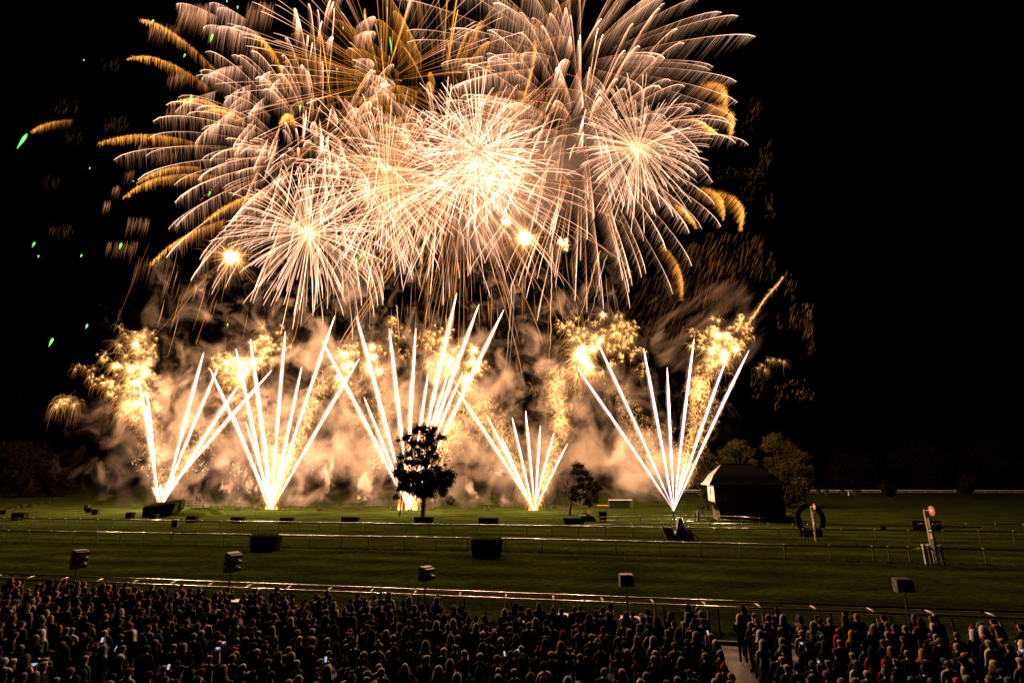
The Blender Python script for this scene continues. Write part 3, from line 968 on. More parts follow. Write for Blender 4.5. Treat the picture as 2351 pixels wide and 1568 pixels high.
finish_post("large finish post with pale red disc, standing in the middle rail", Vector((35.6, 46.2, 0)), 4.45, -1.42)
finish_post("small finish post with deep red disc in front of the horseshoe", Vector((34.4, 61.6, 0)), 3.85, -1.45)
for (px, lab, mt) in ((2114, "pale square guard post left of the large finish post", "pale_timber"), (2126, "dark square guard post close to the large finish post", "black"), (2152, "dark slim guard post right of the large finish post", "black")):
    p = on_line(mid_y, px) + Vector((0, -.5, 0))
    root = empty("guard_post", p, label=lab, cat="post", group="guard posts round the large finish post")
    MB().box((0, 0, .75), (.2, .2, 1.5), bevel=.02).build("shaft", M[mt], root)
    MB().box((0, 0, 1.53), (.26, .26, .07)).build("cap", M["white"], root)

# pole with a small box on the middle rail
p = on_line(mid_y, 398) + Vector((0, -.3, 0))
root = empty("pole_box", p, label="small dark box on a pole behind the first loudspeakers, at the middle rail", cat="pole")
zt = A(402, 1193, p.y).z
MB().tube([(0, 0, 0), (.12, 0, zt - .5)], .06, 6).build("pole", M["post"], root)
MB().box((.14, 0, zt - .35), (.62, .4, .75), bevel=.03).build("housing", M["black"], root)

# wooden ramp with a dark tarpaulin in its middle
rc0 = G(1560, 1238)
root = empty("timber_ramp", rc0, -.12, label="brown timber ramp with pale edges and a dark tarpaulin between the two rails", cat="ramp")
def board(n, a, b_, w, mat, t=.08):
    a, b_ = Vector(a), Vector(b_)
    MB().prism([a, b_, b_ + Vector((w, 0, 0)), a + Vector((w, 0, 0))], (0, t, 0)).build(n, M[mat], root)
board("ramp_face", (-1.95, .1, 1.25), (-1.45, -.6, .05), 1.15, "timber")
board("ramp_face", (.55, .1, 1.1), (.65, -.6, .05), .9, "timber")
for a, b_ in (((-2.0, .0, 1.35), (-1.45, -.75, .05)), ((-.95, .0, 1.95), (-.35, -.7, .95)), ((.55, 0, 1.65), (.95, -.6, .75)), ((1.0, 0, 1.25), (2.1, -.75, .08))):
    MB().tube([a, b_], .075, 5).build("edge_rail", M["pale_timber"], root)
MB().prism([(-.85, -.3, 0), (-.25, -.3, .95), (.05, -.3, 2.35), (.35, -.3, 2.4), (.6, -.3, 1.1), (1.5, -.3, 0)], (0, 1.3, 0)).build("tarpaulin", M["black"], root)

# lit white things by the tower
p = G(1606, 1197); p2 = mpp(1606, 1190, p.y)
root = empty("feather_sign", p, label="small white triangular banner on the lawn left of the tower", cat="banner")
MB().prism([(-.35, 0, .3), (-.2, 0, 1.75), (.35, 0, .75), (.05, 0, .7), (.02, 0, .0), (-.3, 0, 0)], (0, .05, 0)).build("cloth", M["white"], root)
p = G(1581, 1199)
root = empty("white_tarpaulin", p, label="flat white sheet lying on the lawn below the white banner", cat="sheet")
MB().prism([(-1.0, 0, .25), (-.3, 0, .10), (.95, 0, .02), (.85, 0, .14), (.3, 0, .2), (-.2, 0, .16), (-.95, 0, .33)], (0, .9, 0)).build("sheet", M["white"], root)
p = G(1574, 1190)
root = empty("flag", p, label="dark furled flag on a tall thin pole left of the tower", cat="flag")
MB().tube([(0, 0, 0), (-.25, 0, 2.9)], .045, 5).build("pole", M["black"], root)
MB().prism([(-.28, 0, 2.5), (-.62, 0, 2.0), (-.5, 0, 1.5), (-.2, 0, 1.2)], (0, .05, 0)).build("cloth", M["black"], root)
# training goal on the far lawn
p = A(1428, 1166, 118); p.z = 0
root = empty("goal_frame", p, label="dark netted goal frame in the smoke left of the rightmost mine", cat="goal")
q = mpp(1428, 1155, 118)
for x in (-30 * q, 24 * q):
    MB().tube([(x, 0, 0), (x, 0, 19 * q)], .12, 6).build("post", M["post"], root)
MB().tube([(-30 * q, 0, 19 * q), (24 * q, 0, 19 * q)], .09, 6).build("bar", M["white"], root)
MB().box((-5 * q, .3, 9 * q), (46 * q, .3, 17 * q)).build("screen", M["hedge"], root)
MB().box((-42 * q, .2, 7 * q), (30 * q, .2, .14)).build("pale_rail", M["yellow"], root)
# bins and a white cone by the sand track
for i, (x, y, w) in enumerate(((1880, 1131, 9), (1886 + 12, 1132, 9), (1942 - 6, 1131, 8), (1968, 1132, 16))):
    p = G(x, y + 5); q = mpp(x, y, p.y)
    root = empty("field_crate", p, label=("green crate nearest the tower beside the sand track", "second green crate beside the sand track, with a thin stake",
              "green crate beside the small white cone", "widest green crate, right of the small white cone")[i], cat="crate", group="green crates beside the sand track")
    MB().box((0, 0, 5.5 * q), (w * q, w * q * .7, 11 * q), bevel=.1).build("body", M["green"], root)
    MB().box((0, 0, 11.4 * q), (w * q * 1.08, w * q * .8, .8 * q)).build("lid", M["green"], root)
p = G(1949, 1137); q = mpp(1949, 1133, p.y)
c = MB(); c.tube([(0, 0, 0), (0, 0, .1), (0, 0, 9 * q)], [2.4 * q, 1.9 * q, .5 * q], 8)
c.build("marker_cone", M["white"], None, label="small white cone beside the sand track", cat="cone").location = p


# ------------------------------------------------------------------ loudspeakers by the crowd
def speaker(label, px, ptop, n, w, facing):
    yf = lambda x: barrier_y(x) - .95
    p = on_line(yf, px, 1.2)
    ht = A(px, ptop, p.y).z
    bh = .34 if n > 1 else .62
    root = empty("loudspeaker", p, label=label, cat="loudspeaker", group="loudspeakers on poles along the barrier")
    MB().box((0, 0, .34), (.72, .75, .68), bevel=.02).build("subwoofer", M["black"], root)
    MB().box((0, 0, .70), (.70, .73, .04)).build("lid", M["lid"], root)  # pale tone paints the light on the subwoofer's top
    MB().tube([(0, 0, .7), (0, 0, ht - bh * n)], .036, 8).build("pole", M["black"], root)
    MB().tube([(0, 0, .9), (0, 0, 1.5)], .05, 8).build("clamp", M["black"], root)
    top = ht
    for i in range(n):
        z = top - bh * (i + .5)
        lean = (n - 1 - i) * .03
        c = MB()
        # wedge: cabinet with a flared horn at the front
        d = w * .62
        pr = [(-d / 2, 0, -bh * .48), (d / 2, 0, -bh * .34), (d / 2, 0, bh * .42), (-d / 2, 0, bh * .48)]
        c.prism([Vector((q[0], -w / 2, q[2])) for q in pr], (0, w, 0))
        cab = c.build("cabinet", M["black"], root)
        cab.location = (0, 0, z); cab.rotation_euler = (0, .06 + lean, facing)
        MB().box((0, 0, bh * .485), (d * .9, w * .9, .02)).build("top_plate", M["black"], cab)
        MB().box((d / 2 + .006, 0, bh * .03), (.02, w * .9, bh * .62)).build("grille", M["grille"], cab)
        if n == 1:
            continue
        h2 = MB(); h2.prism([(d / 2, -w * .46, -bh * .30), (d / 2 + .2, -w * .48, -bh * .12), (d / 2 + .24, -w * .48, bh * .40), (d / 2, -w * .46, bh * .38)], (0, w * .92, 0))
        h2.build("horn", M["black"], cab)
    return root


speaker("tall three-box loudspeaker on a pole at far left of the barrier", 169, 1262, 3, .66, -.55)
speaker("tall three-box loudspeaker on a pole, second along the barrier", 524, 1268, 3, .66, -.62)
speaker("two-box loudspeaker on a pole in front of the big tree", 975, 1300, 2, .62, -.75)
speaker("square single-box loudspeaker on a pole right of the picture centre", 1441, 1317, 1, .64, -1.5)
speaker("square single-box loudspeaker on a pole near the picture's right side", 2088, 1327, 1, .66, -1.75)
# amplifier cases
for (px, py, w, lab) in ((545, 1362, .9, "pale-topped equipment case beside the second loudspeaker's foot"), (1305, 1399, 1.0, "pale-topped equipment case against the barrier between third and fourth loudspeakers"), (1447, 1407, .9, "pale-topped equipment case at the fourth loudspeaker's foot"), (190, 1347, .9, "dark equipment case at the first loudspeaker's foot")):
    p = on_line(lambda x: barrier_y(x) - 1.2, px, .9)
    root = empty("equipment_case", p, -.15, label=lab, cat="case", group="equipment cases along the barrier")
    MB().box((0, -.1, .44), (w, .7, .88), bevel=.02).build("case", M["black"], root)
    MB().box((0, -.1, .905), (w * .98, .68, .05)).build("lid", M["lid"] if px != 190 else M["black"], root)


# ------------------------------------------------------------------ fireworks: burning stars, comets, falling sparks
def strands(P, W, C, sides=3):
    """P (N,n,3) polylines, W (N,n) radii, C (N,n,3) light -> one set of thin tapering tubes"""
    N, n, _ = P.shape
    t = P[:, -1] - P[:, 0]
    t /= (np.linalg.norm(t, axis=1)[:, None] + 1e-9)
    ref = np.where(np.abs(t[:, 2:3]) < .9, np.array([[0, 0, 1.]]), np.array([[1., 0, 0]]))
    u = np.cross(t, ref); u /= (np.linalg.norm(u, axis=1)[:, None] + 1e-9)
    w = np.cross(t, u)
    ang = np.arange(sides) * 2 * math.pi / sides
    ring = u[:, None] * np.cos(ang)[None, :, None] + w[:, None] * np.sin(ang)[None, :, None]      # N,s,3
    V = P[:, :, None, :] + ring[:, None] * W[:, :, None, None]
    Cv = np.repeat(C[:, :, None, :], sides, 2)
    idx = np.arange(N * n * sides).reshape(N, n, sides)
    a = idx[:, :-1]; b = idx[:, 1:]
    F = np.stack([a, np.roll(a, -1, 2), np.roll(b, -1, 2), b], -1).reshape(-1, 4)
    return V.reshape(-1, 3), F, Cv.reshape(-1, 3)


def spark_part(name, parts, parent, **k):
    L = np.array(parent.location)
    Vs, Fs, Cs, o = [], [], [], 0
    for V, F, C in parts:
        Vs.append(V - L); Fs.append(F + o); Cs.append(C); o += len(V)
    me = np_mesh(name, np.concatenate(Vs), np.concatenate(Fs), col=np.concatenate(Cs))
    return link(name, me, M["spark"], parent, **k)


def fib(n, jit=.35):
    i = np.arange(n) + .5
    ph = np.arccos(1 - 2 * i / n); th = math.pi * (1 + 5 ** .5) * i
    d = np.stack([np.cos(th) * np.sin(ph), np.sin(th) * np.sin(ph), np.cos(ph)], 1)
    d += rng.normal(size=d.shape) * jit * 2 / math.sqrt(n)
    return d / np.linalg.norm(d, axis=1)[:, None]


HOT = np.array([2.5, 1.42, .98])
PALE = np.array([1.3, .66, .40])
PEACH = np.array([.82, .34, .14])
GOLD = np.array([1.0, .37, .052])
AMB = np.array([.62, .20, .026])
RUST = np.array([.36, .125, .03])


def ramp(stops, t):
    t = np.asarray(t); xs = [s[0] for s in stops]
    return np.stack([np.interp(t, xs, [s[1][k] for s in stops]) for k in range(3)], -1)


def burst(name, label, cx, cy, Y, Rpx, n, stops, r0=.0, droop=.08, width=(.10, .2), spread=.18, feather=0, flen=.16, fstops=None,
          fdir=(-.1, 0, -1), fw=.06, dirs=None, cat="firework", group="firework shells bursting above the course", jit=.8, fback=.25, pts=9):
    c = A(cx, cy, Y); R = Rpx * mpp(cx, cy, Y)
    root = empty(name, c, label=label, cat=cat, group=group)
    d = fib(n, jit) if dirs is None else dirs
    n = len(d)
    c_ = np.array(c)
    fe = []
    for i in range(n):
        Rl = R * (1 + rng.uniform(-spread, spread))
        a = r0 + rng.uniform(0, .06)
        t = np.linspace(a, 1, pts)
        s = 1 - (1 - t) ** 1.45
        P = c_ + d[i] * Rl * s[:, None] + np.array([0, 0, -1.0]) * (droop * R * t ** 2.2)[:, None]
        P = P + np.array([-1, 0, 0]) * (.02 * R * t ** 2)[:, None]
        w = .74 * np.interp(t, [a, .5, .93, 1], [width[0], (width[0] + width[1]) / 2, width[1], width[1] * .3]) * rng.uniform(.7, 1.25)
        b = rng.uniform(.65, 1.25)
        C = ramp(stops, t) * b
        spark_part("star_trail", [strands(P[None], w[None], C[None], 4)], root)
        if feather:
            m = feather
            tt = rng.uniform(a + .02, .99, m)
            ss = 1 - (1 - tt) ** 1.45
            p0 = c_ + d[i] * Rl * ss[:, None] + np.array([0, 0, -1.0]) * (droop * R * tt ** 2.2)[:, None] + np.array([-1, 0, 0]) * (.02 * R * tt ** 2)[:, None]
            ln = flen * R * (rng.random(m) ** 1.3 * .95 + .1) * np.interp(tt, [0, .55, .85, 1], [.8, 1.15, .75, .12])
            g = np.array(fdir) - d[i] * fback
            g = g / np.linalg.norm(g)
            q = np.linspace(0, 1, 2)
            Pq = p0[:, None] + g[None, None] * (ln[:, None] * q[None])[:, :, None] + rng.normal(size=(m, 1, 3)) * .12 * q[None, :, None] * ln[:, None, None] * .25
            age = (1 - tt)[:, None] * .55 + q[None] * .6
            Cq = ramp(fstops, np.clip(age, 0, 1)) * (rng.uniform(.55, 1.3, (m, 1, 1))) * b
            Wq = fw * np.array([1, .35])[None] * rng.uniform(.7, 1.3, (m, 1))
            fe.append(strands(Pq, Wq, Cq, 3))
    if fe:
        spark_part("spark_veil", fe, root, kind="stuff")
    return root


WH = [(0, PEACH * .4), (.25, PEACH * .6), (.65, PALE * .8), (1, HOT * .9)]
ORW = [(0, AMB * .5), (.35, AMB * 1.0), (.55, PEACH), (.8, PALE), (1, HOT * .9)]
CRM = [(0, np.array([.5, .24, .10])), (.25, np.array([.6, .31, .16])), (.65, PALE * .8), (1, HOT * .8)]
FE = [(0, np.array([.66, .34, .20])), (.3, np.array([.36, .165, .085])), (.6, np.array([.18, .072, .027])), (1, np.array([.05, .017, .004]))]
FEP = [(0, np.array([.52, .28, .18])), (.35, np.array([.27, .13, .07])), (.7, np.array([.12, .05, .02])), (1, np.array([.03, .011, .004]))]
FEG = [(0, GOLD * 1.1), (.35, GOLD * .75), (.7, AMB * .5), (1, AMB * .14)]
TR = [(0, RUST * .3), (.35, RUST * .9), (.55, PEACH * .9), (.75, PALE), (1, HOT)]

burst("shell_burst", "straight-rayed shell with dark orange heart, cut by the top edge left of centre", 882, 190, 185, 318, 150, ORW, r0=.10, droop=.04, width=(.07, .2), spread=.14)
burst("shell_burst", "white palm shell with long feathered rays, cut by the top edge right of centre", 1317, 152, 180, 350, 92, TR, r0=.2, droop=.13, width=(.08, .23), spread=.16,
      feather=200, flen=.22, fstops=FEP, fdir=(-.35, 0, -1), fback=.5, fw=.052)
burst("shell_burst", "brightest white-hot dense burst in the middle of the sky", 1093, 344, 160, 150, 190, [(0, HOT * .10), (.4, HOT * .30), (1, HOT)], r0=.05, droop=.04, width=(.13, .18), spread=.3)
burst("shell_burst", "second white-hot burst overlapping the brightest one low on its side", 1136, 375, 158, 95, 90, [(0, HOT * .15), (.5, HOT * .32), (1, HOT)], r0=.06, droop=.05, width=(.13, .15), spread=.3)
burst("shell_burst", "large pinkish-white straight-rayed burst just left of the brightest one", 884, 426, 165, 195, 240, WH, droop=.10, width=(.13, .17), spread=.22)
burst("shell_burst", "cream burst with golden heart at lower left of the sky", 708, 536, 158, 158, 240, CRM, droop=.13, width=(.15, .17), spread=.24)
burst("shell_burst", "cream burst with fine orange heart among the right-hand feathers", 1466, 341, 165, 140, 230, CRM, droop=.10, width=(.10, .17), spread=.3)
burst("shell_burst", "dim orange criss-crossing burst filling the space behind the brighter ones", 1060, 420, 182, 330, 150, [(0, RUST * .5), (.5, np.array([.55, .20, .06])), (.85, PEACH * .8), (1, PEACH)], r0=.15, droop=.16, width=(.10, .15), spread=.35, jit=1.2)
dn = fib(260, .5); dn = dn[(dn[:, 2] < .15)]
burst("shell_burst", "falling fan of straight cream streaks under the brightest burst", 1062, 410, 162, 262, 0, [(0, PEACH), (.4, PALE), (1, PALE * 1.2)], r0=.12, droop=.16, width=(.10, .15), spread=.25, dirs=dn[:115])
burst("shell_burst", "wide white feathered palm burst filling the left of the sky", 735, 372, 178, 318, 135, TR, r0=.35, droop=.24, width=(.07, .18), spread=.16,
      feather=140, flen=.16, fstops=FE, fdir=(-.05, 0, -1), fback=.25, fw=.048)
burst("shell_burst", "wide white feathered palm burst filling the right of the sky", 1335, 335, 172, 305, 145, TR, r0=.3, droop=.24, width=(.07, .18), spread=.16,
      feather=140, flen=.15, fstops=FE, fdir=(-.3, 0, -1), fback=.3, fw=.048)
burst("shell_burst", "smaller feathered burst with arched tips above the cream left burst", 690, 385, 168, 150, 70, TR, r0=.35, droop=.2, width=(.07, .16), spread=.3,
      feather=45, flen=.22, fstops=FE, fdir=(0, 0, -1), fback=.1, fw=.07)
burst("shell_burst", "fading scalloped shell raining pale spark curtains in the upper left", 700, 190, 195, 235, 62, [(0, RUST * .2), (.6, RUST), (.85, PALE * .7), (1, PALE)], r0=.55, droop=.3, width=(.06, .16), spread=.25,
      feather=110, flen=.30, fstops=[(0, np.array([.9, .5, .33])), (.3, np.array([.5, .25, .14])), (.7, RUST * .7), (1, RUST * .15)], fdir=(-.03, 0, -1), fback=.05, fw=.06)
burst("shell_burst", "cream feathered burst low in the centre behind the falling fan", 1010, 420, 176, 215, 90, TR, r0=.3, droop=.15, width=(.07, .15), spread=.25,
      feather=50, flen=.2, fstops=FE, fdir=(-.1, 0, -1), fback=.2, fw=.07)


def path3(px, Y, n=14):
    """smooth curve through photo points at distance Y"""
    P = np.array([A(x, y, Y) for x, y in px])
    t = np.linspace(0, len(P) - 1, n)
    k = np.arange(len(P))
    if len(P) == 2:
        return np.stack([np.interp(t, k, P[:, j]) for j in range(3)], 1)
    co = np.polyfit(k, P, min(2, len(P) - 1))
    return np.stack([np.polyval(co[:, j], t) for j in range(3)], 1)


# thick golden crescents round the rim (each a branch of one brocade shell)
gold = [([(320, 46), (395, 75), (500, 165)], 1.0, 26), ([(291, 137), (370, 138), (478, 200)], 1.0, 24), ([(398, 237), (455, 228), (520, 255)], .9, 22), ([(463, 258), (510, 252), (560, 275)], .8, 18),
        ([(222, 332), (330, 310), (455, 330)], 1.0, 26), ([(313, 422), (380, 388), (460, 385)], .8, 18), ([(283, 456), (370, 408), (500, 405)], 1.0, 24), ([(342, 612), (420, 545), (520, 505)], 1.0, 22),
        ([(465, 512), (540, 462), (620, 440)], .9, 24), ([(72, 305), (105, 285), (165, 275)], .35, 18), ([(580, 80), (620, 110), (660, 190)], .8, 26), ([(640, 290), (660, 262), (680, 285)], .7, 26),
        ([(1668, 250), (1660, 200), (1612, 195)], .65, 40), ([(1676, 315), (1680, 262), (1630, 240)], .8, 34), ([(1648, 308), (1625, 290), (1590, 270)], .8, 20),
        ([(1660, 505), (1655, 455), (1610, 430)], .75, 28), ([(1700, 530), (1700, 470), (1645, 440)], .8, 32), ([(1565, 690), (1560, 620), (1520, 560)], .6, 24), ([(1600, 525), (1580, 490), (1550, 470)], .8, 18),
        ([(870, 170), (845, 60), (838, 20)], .5, 14), ([(895, 250), (880, 150), (875, 50)], .9, 8), ([(760, 230), (745, 120), (738, 80)], .9, 8), ([(1195, 250), (1225, 150), (1230, 90)], .8, 18)]
g0 = A(800, 300, 200)
root = empty("brocade_shell", g0, label="wide golden brocade shell whose thick crescent branches hang round the rim", cat="firework", group="firework shells bursting above the course")
for px, br, wd in gold:
    Y = 196 if px[0][0] < 1000 else 186
    cr = path3(px, Y, 12)
    t = np.linspace(0, 1, 12)
    pr = []
    pr.append(strands(cr[None], (np.interp(t, [0, .25, 1], [.02, .08, .02]))[None], (ramp([(0, GOLD * 1.6), (.5, GOLD), (1, AMB * .4)], t) * br)[None], 4))
    m = 520
    tt = rng.random(m) ** .9
    p0 = np.stack([np.interp(tt, t, cr[:, j]) for j in range(3)], 1)
    mp = mpp(px[1][0], px[1][1], Y)
    ln = wd * mp * (.08 + 1.05 * rng.random(m) ** 1.5) * np.interp(tt, [0, .1, .4, .8, 1], [.1, .45, 1, 1.25, 1.3])
    q = np.linspace(0, 1, 3)
    back = cr[-1] - cr[0]; back = back / np.linalg.norm(back)
    g = np.array([-.1 if px[0][0] < 1000 else -.5, 0, -1.0]) + .25 * back; g /= np.linalg.norm(g)
    P = p0[:, None] + g * (ln[:, None] * q)[:, :, None]
    C = ramp(FEG, np.clip(tt[:, None] * .75 + q[None] * .35, 0, 1)) * rng.uniform(.3, 1.6, (m, 1, 1)) * br * 1.25
    pr.append(strands(P + rng.normal(size=(m, 1, 3)) * .35 * (wd / 26), .062 * np.array([1, .9, .4])[None] * np.ones((m, 1)), C, 3))
    spark_part("gold_branch", pr, root)


def curtain(x, y, w, h, n, Y, col, lean=0.0, vs=.3):
    m = mpp(x, y, Y)
    px = x + (rng.random(n) - .5) * w; py = y + (rng.random(n) - .5) * h * vs
    c = np.array([A(a, b, Y) for a, b in zip(px, py)])
    ln = h * m * rng.uniform(.25, .9, n)
    g = np.array([lean, 0, -1.0]); g /= np.linalg.norm(g)
    q = np.linspace(0, 1, 3)
    P = c[:, None] + g * (ln[:, None] * q)[:, :, None]
    C = np.array([1.0, .7, .15])[None, :, None] * col[None, None] * rng.uniform(.2, 1.2, (n, 1, 1))
    return strands(P, .06 * np.array([.6, 1, .4])[None] * np.ones((n, 1)), C, 3)


burst("shell_burst", "orange-gold burst with soft hanging petals behind the centre of the sky", 1010, 250, 188, 340, 60, [(0, AMB * .3), (.5, AMB * .8), (.8, GOLD * .55), (1, GOLD * .9)], r0=.3, droop=.2, width=(.08, .15), spread=.35,
      feather=150, flen=.24, fstops=[(0, GOLD * .36), (.35, GOLD * .24), (.7, AMB * .22), (1, AMB * .05)], fdir=(-.12, 0, -1), fback=.35, fw=.055)
root = empty("falling_sparks", A(420, 250, 195), label="pale brown curtains of falling sparks at the upper left of the show", cat="firework sparks")
pr = []
for (x, y, w, h, n, b) in ((450, 20, 70, 85, 150, .8), (365, 60, 40, 50, 60, .55), (385, 65, 60, 60, 60, .35), (412, 170, 50, 50, 60, .6), (412, 255, 60, 50, 70, .6), (600, 15, 60, 90, 120, .7), (540, 40, 40, 60, 50, .3),
                       (330, 335, 25, 40, 26, .45), (380, 350, 60, 50, 50, .4), (300, 395, 20, 40, 20, .4), (268, 430, 18, 38, 22, .55), (248, 465, 16, 38, 20, .6), (320, 505, 50, 50, 50, .6), (252, 560, 10, 40, 14, .6), (290, 560, 55, 55, 40, .5),
                       (350, 600, 80, 90, 50, .3), (270, 280, 60, 14, 30, .35), (170, 310, 40, 10, 16, .25), (140, 525, 60, 14, 24, .35), (120, 410, 40, 14, 16, .2), (250, 145, 50, 24, 24, .22), (150, 240, 60, 12, 20, .3)):
    pr.append(curtain(x, y, w, max(h, 26), int(n * 1.3), 195, PEACH * b * (.8 if h > 26 else .5), -.05, .3 if h > 26 else 1.0))
spark_part("spark_veil", pr, root, kind="stuff")

root = empty("falling_sparks", A(1720, 560, 180), label="dim gold sparks drifting on the wind at the right of the show", cat="firework sparks")
pr = []
for (x, y, w, h, n, b) in ((1735, 240, 26, 60, 26, .35), (1715, 275, 30, 50, 16, .22), (1700, 395, 110, 24, 70, .3), (1740, 405, 40, 30, 26, .35), (1760, 350, 30, 70, 26, .45), (1725, 440, 50, 60, 20, .25), (1770, 470, 24, 50, 26, .45), (1690, 580, 130, 90, 200, .4),
                       (1600, 620, 120, 120, 230, .4), (1660, 690, 130, 110, 150, .3), (1760, 600, 50, 70, 50, .3), (1815, 650, 30, 60, 40, .4), (1830, 720, 30, 50, 36, .5), (1858, 730, 20, 70, 50, .6), (1862, 790, 20, 40, 22, .4),
                       (1790, 740, 12, 40, 12, .4), (1740, 880, 30, 50, 26, .45), (1820, 890, 60, 40, 36, .55), (1850, 905, 40, 26, 30, .6), (1785, 910, 10, 50, 16, .5), (1530, 700, 90, 130, 120, .3), (1440, 690, 100, 110, 100, .28)):
    pr.append(curtain(x, y, w, h * .42, n, 180, (AMB * .6 + PEACH * .4) * b * .85, -.45, 2.6))
spark_part("spark_veil", pr, root, kind="stuff")

# ember trails sinking under the bursts
root = empty("falling_sparks", A(800, 650, 170), label="thin orange embers sinking below the bursts into the smoke", cat="firework sparks")
pr = []
for i in range(120):
    x = rng.uniform(370, 1420); y = rng.uniform(560, 720); h = rng.uniform(30, 120); Y = 168
    lean = (x - 1050) / 2200 + rng.normal() * .06
    cr = path3([(x - lean * h * .2, y), (x + lean * h * .1, y + h * .4), (x + lean * h * .7, y + h)], Y, 8)
    b = rng.uniform(.2, 1.0)
    t = np.linspace(0, 1, 8)
    pr.append(strands(cr[None], np.interp(t, [0, .4, 1], [.03, .09, .03])[None], (np.array([1.0, .42, .12]) * b * np.interp(t, [0, .5, 1], [.5, 1, .3])[:, None])[None], 3))
for (px, b, w) in (([(440, 640), (400, 720), (330, 790)], .3, .06), ([(470, 640), (430, 690), (395, 740)], .5, .07), ([(505, 660), (475, 720), (450, 790)], .5, .07), ([(342, 560), (300, 660), (260, 760)], .25, .05), ([(690, 690), (680, 760), (662, 800)], .7, .1)):
    cr = path3(px, 165, 10)
    pr.append(strands(cr[None], np.full((1, 10), w), np.repeat((AMB * b * 1.6)[None, None], 10, 1), 3))
spark_part("ember_trail", pr, root, kind="stuff")

# rising tails of shells on the way up
gt = "rising tails of shells on their way up"
for (px, c, w, lab) in (([(1267, 560), (1265, 700), (1261, 862)], np.array([1.3, .75, .28]), .13, "long vertical golden rising tail right of the picture centre"),
                   ([(1175, 648), (1170, 740), (1159, 870)], np.array([1.2, .65, .22]), .10, "golden rising tail left of the long vertical one"),
                   ([(1181, 655), (1176, 760), (1166, 870)], np.array([.55, .38, .28]), .07, "pale thin rising tail beside the golden one"),
                   ([(1394, 585), (1375, 650), (1352, 752)], np.array([.7, .55, .48]), .10, "pale wavy rising tail leaning left at right of centre"),
                   ([(1378, 575), (1355, 650), (1325, 755)], np.array([1.1, .55, .13]), .14, "wavy orange rising tail next to the pale one"),
                   ([(909, 700), (914, 740), (916, 800)], np.array([1.3, .75, .28]), .10, "short golden rising tail above the middle mine"),
                   ([(1023, 725), (1028, 770), (1030, 820)], np.array([1.1, .6, .22]), .08, "short golden rising tail right of the middle mine's tallest comet"),
                   ([(849, 640), (850, 700), (848, 765)], np.array([1.0, .42, .10]), .12, "orange tail sinking above the gap between second and middle mines")):
    cr = path3(px, 150, 24)
    t = np.linspace(0, 1, 24)
    cr = cr + rng.normal(size=cr.shape) * np.array([.12, 0, .0]) * (1 if w > .09 else .4)
    root = empty("rising_tail", Vector(cr[0]), label=lab, cat="firework tail", group=gt)
    spark_part("ember_trail", [strands(cr[None], (w * np.interp(t, [0, .1, .7, 1], [.4, 1, .8, .2]))[None], (c * np.interp(t, [0, .6, 1], [1.2, .9, .3])[:, None])[None], 4)], root)


# ---- gold crackle comets: tufts, hot cores and fuzzy columns
def tufts3(C0, R, n, col, bias=(0, 0, .25), droop=.9, w=.035, hot=1.0, pts=4):
    """C0 (k,3) centres with radius R (k,) ; n strands each"""
    k = len(C0)
    c = np.repeat(C0, n, 0); r = np.repeat(R, n)
    d = rng.normal(size=(k * n, 3)); d /= np.linalg.norm(d, axis=1)[:, None]
    d = d + np.array(bias)
    q = np.linspace(0.02, 1, pts)
    L = r * (.25 + 1.25 * rng.random(k * n) ** 1.7)
    P = c[:, None] + d[:, None] * (L[:, None] * (1 - (1 - q) ** 1.6)[None])[:, :, None] + np.array([0, 0, -1.0]) * (droop * L[:, None] * q[None] ** 2)[:, :, None]
    Cc = ramp([(0, col * 1.6), (.35, col), (.75, col * np.array([.62, .45, .30])), (1, col * np.array([.28, .16, .08]))], q)
    C = Cc[None] * rng.uniform(.4, 1.3, (k * n, 1, 1)) * hot
    W = w * np.interp(q, [0, .5, 1], [1, .9, .35])[None] * rng.uniform(.7, 1.4, (k * n, 1))
    return strands(P, W, C, 3)


def along(px, Y, n, jit):
    P = np.array([A(x, y, Y) for x, y in px]); k = np.arange(len(P))
    t = rng.random(n) * (len(P) - 1)
    q = np.stack([np.interp(t, k, P[:, j]) for j in range(3)], 1)
    return q + rng.normal(size=q.shape) * (jit[0] + (jit[1] - jit[0]) * (t / (len(P) - 1)))[:, None] * np.array([1, .8, .7])


FG = np.array([.46, .225, .068])
FGD = np.array([.72, .38, .13])
FW = np.array([1.6, 1.1, .62])


def core(parts, x, y, Y, rpx):
    """a burning ball: many short bright sparks round a hot grain"""
    Y -= 3.5
    m = mpp(x, y, Y); c = np.array([A(x, y, Y)])
    parts.append(tufts3(c, np.array([rpx * m * .8]), 120, np.array([2.6, 1.8, 1.0]), (0, 0, 0), .1, .09, 1.0, 3))
    parts.append(tufts3(c, np.array([rpx * m * 2.2]), 130, np.array([.75, .42, .14]), (0, 0, 0), .35, .055, 1.0, 3))
    parts.append(tufts3(c, np.array([rpx * m * 4.2]), 90, np.array([.36, .185, .055]), (-.3, 0, .1), .7, .045, 1.0, 3))


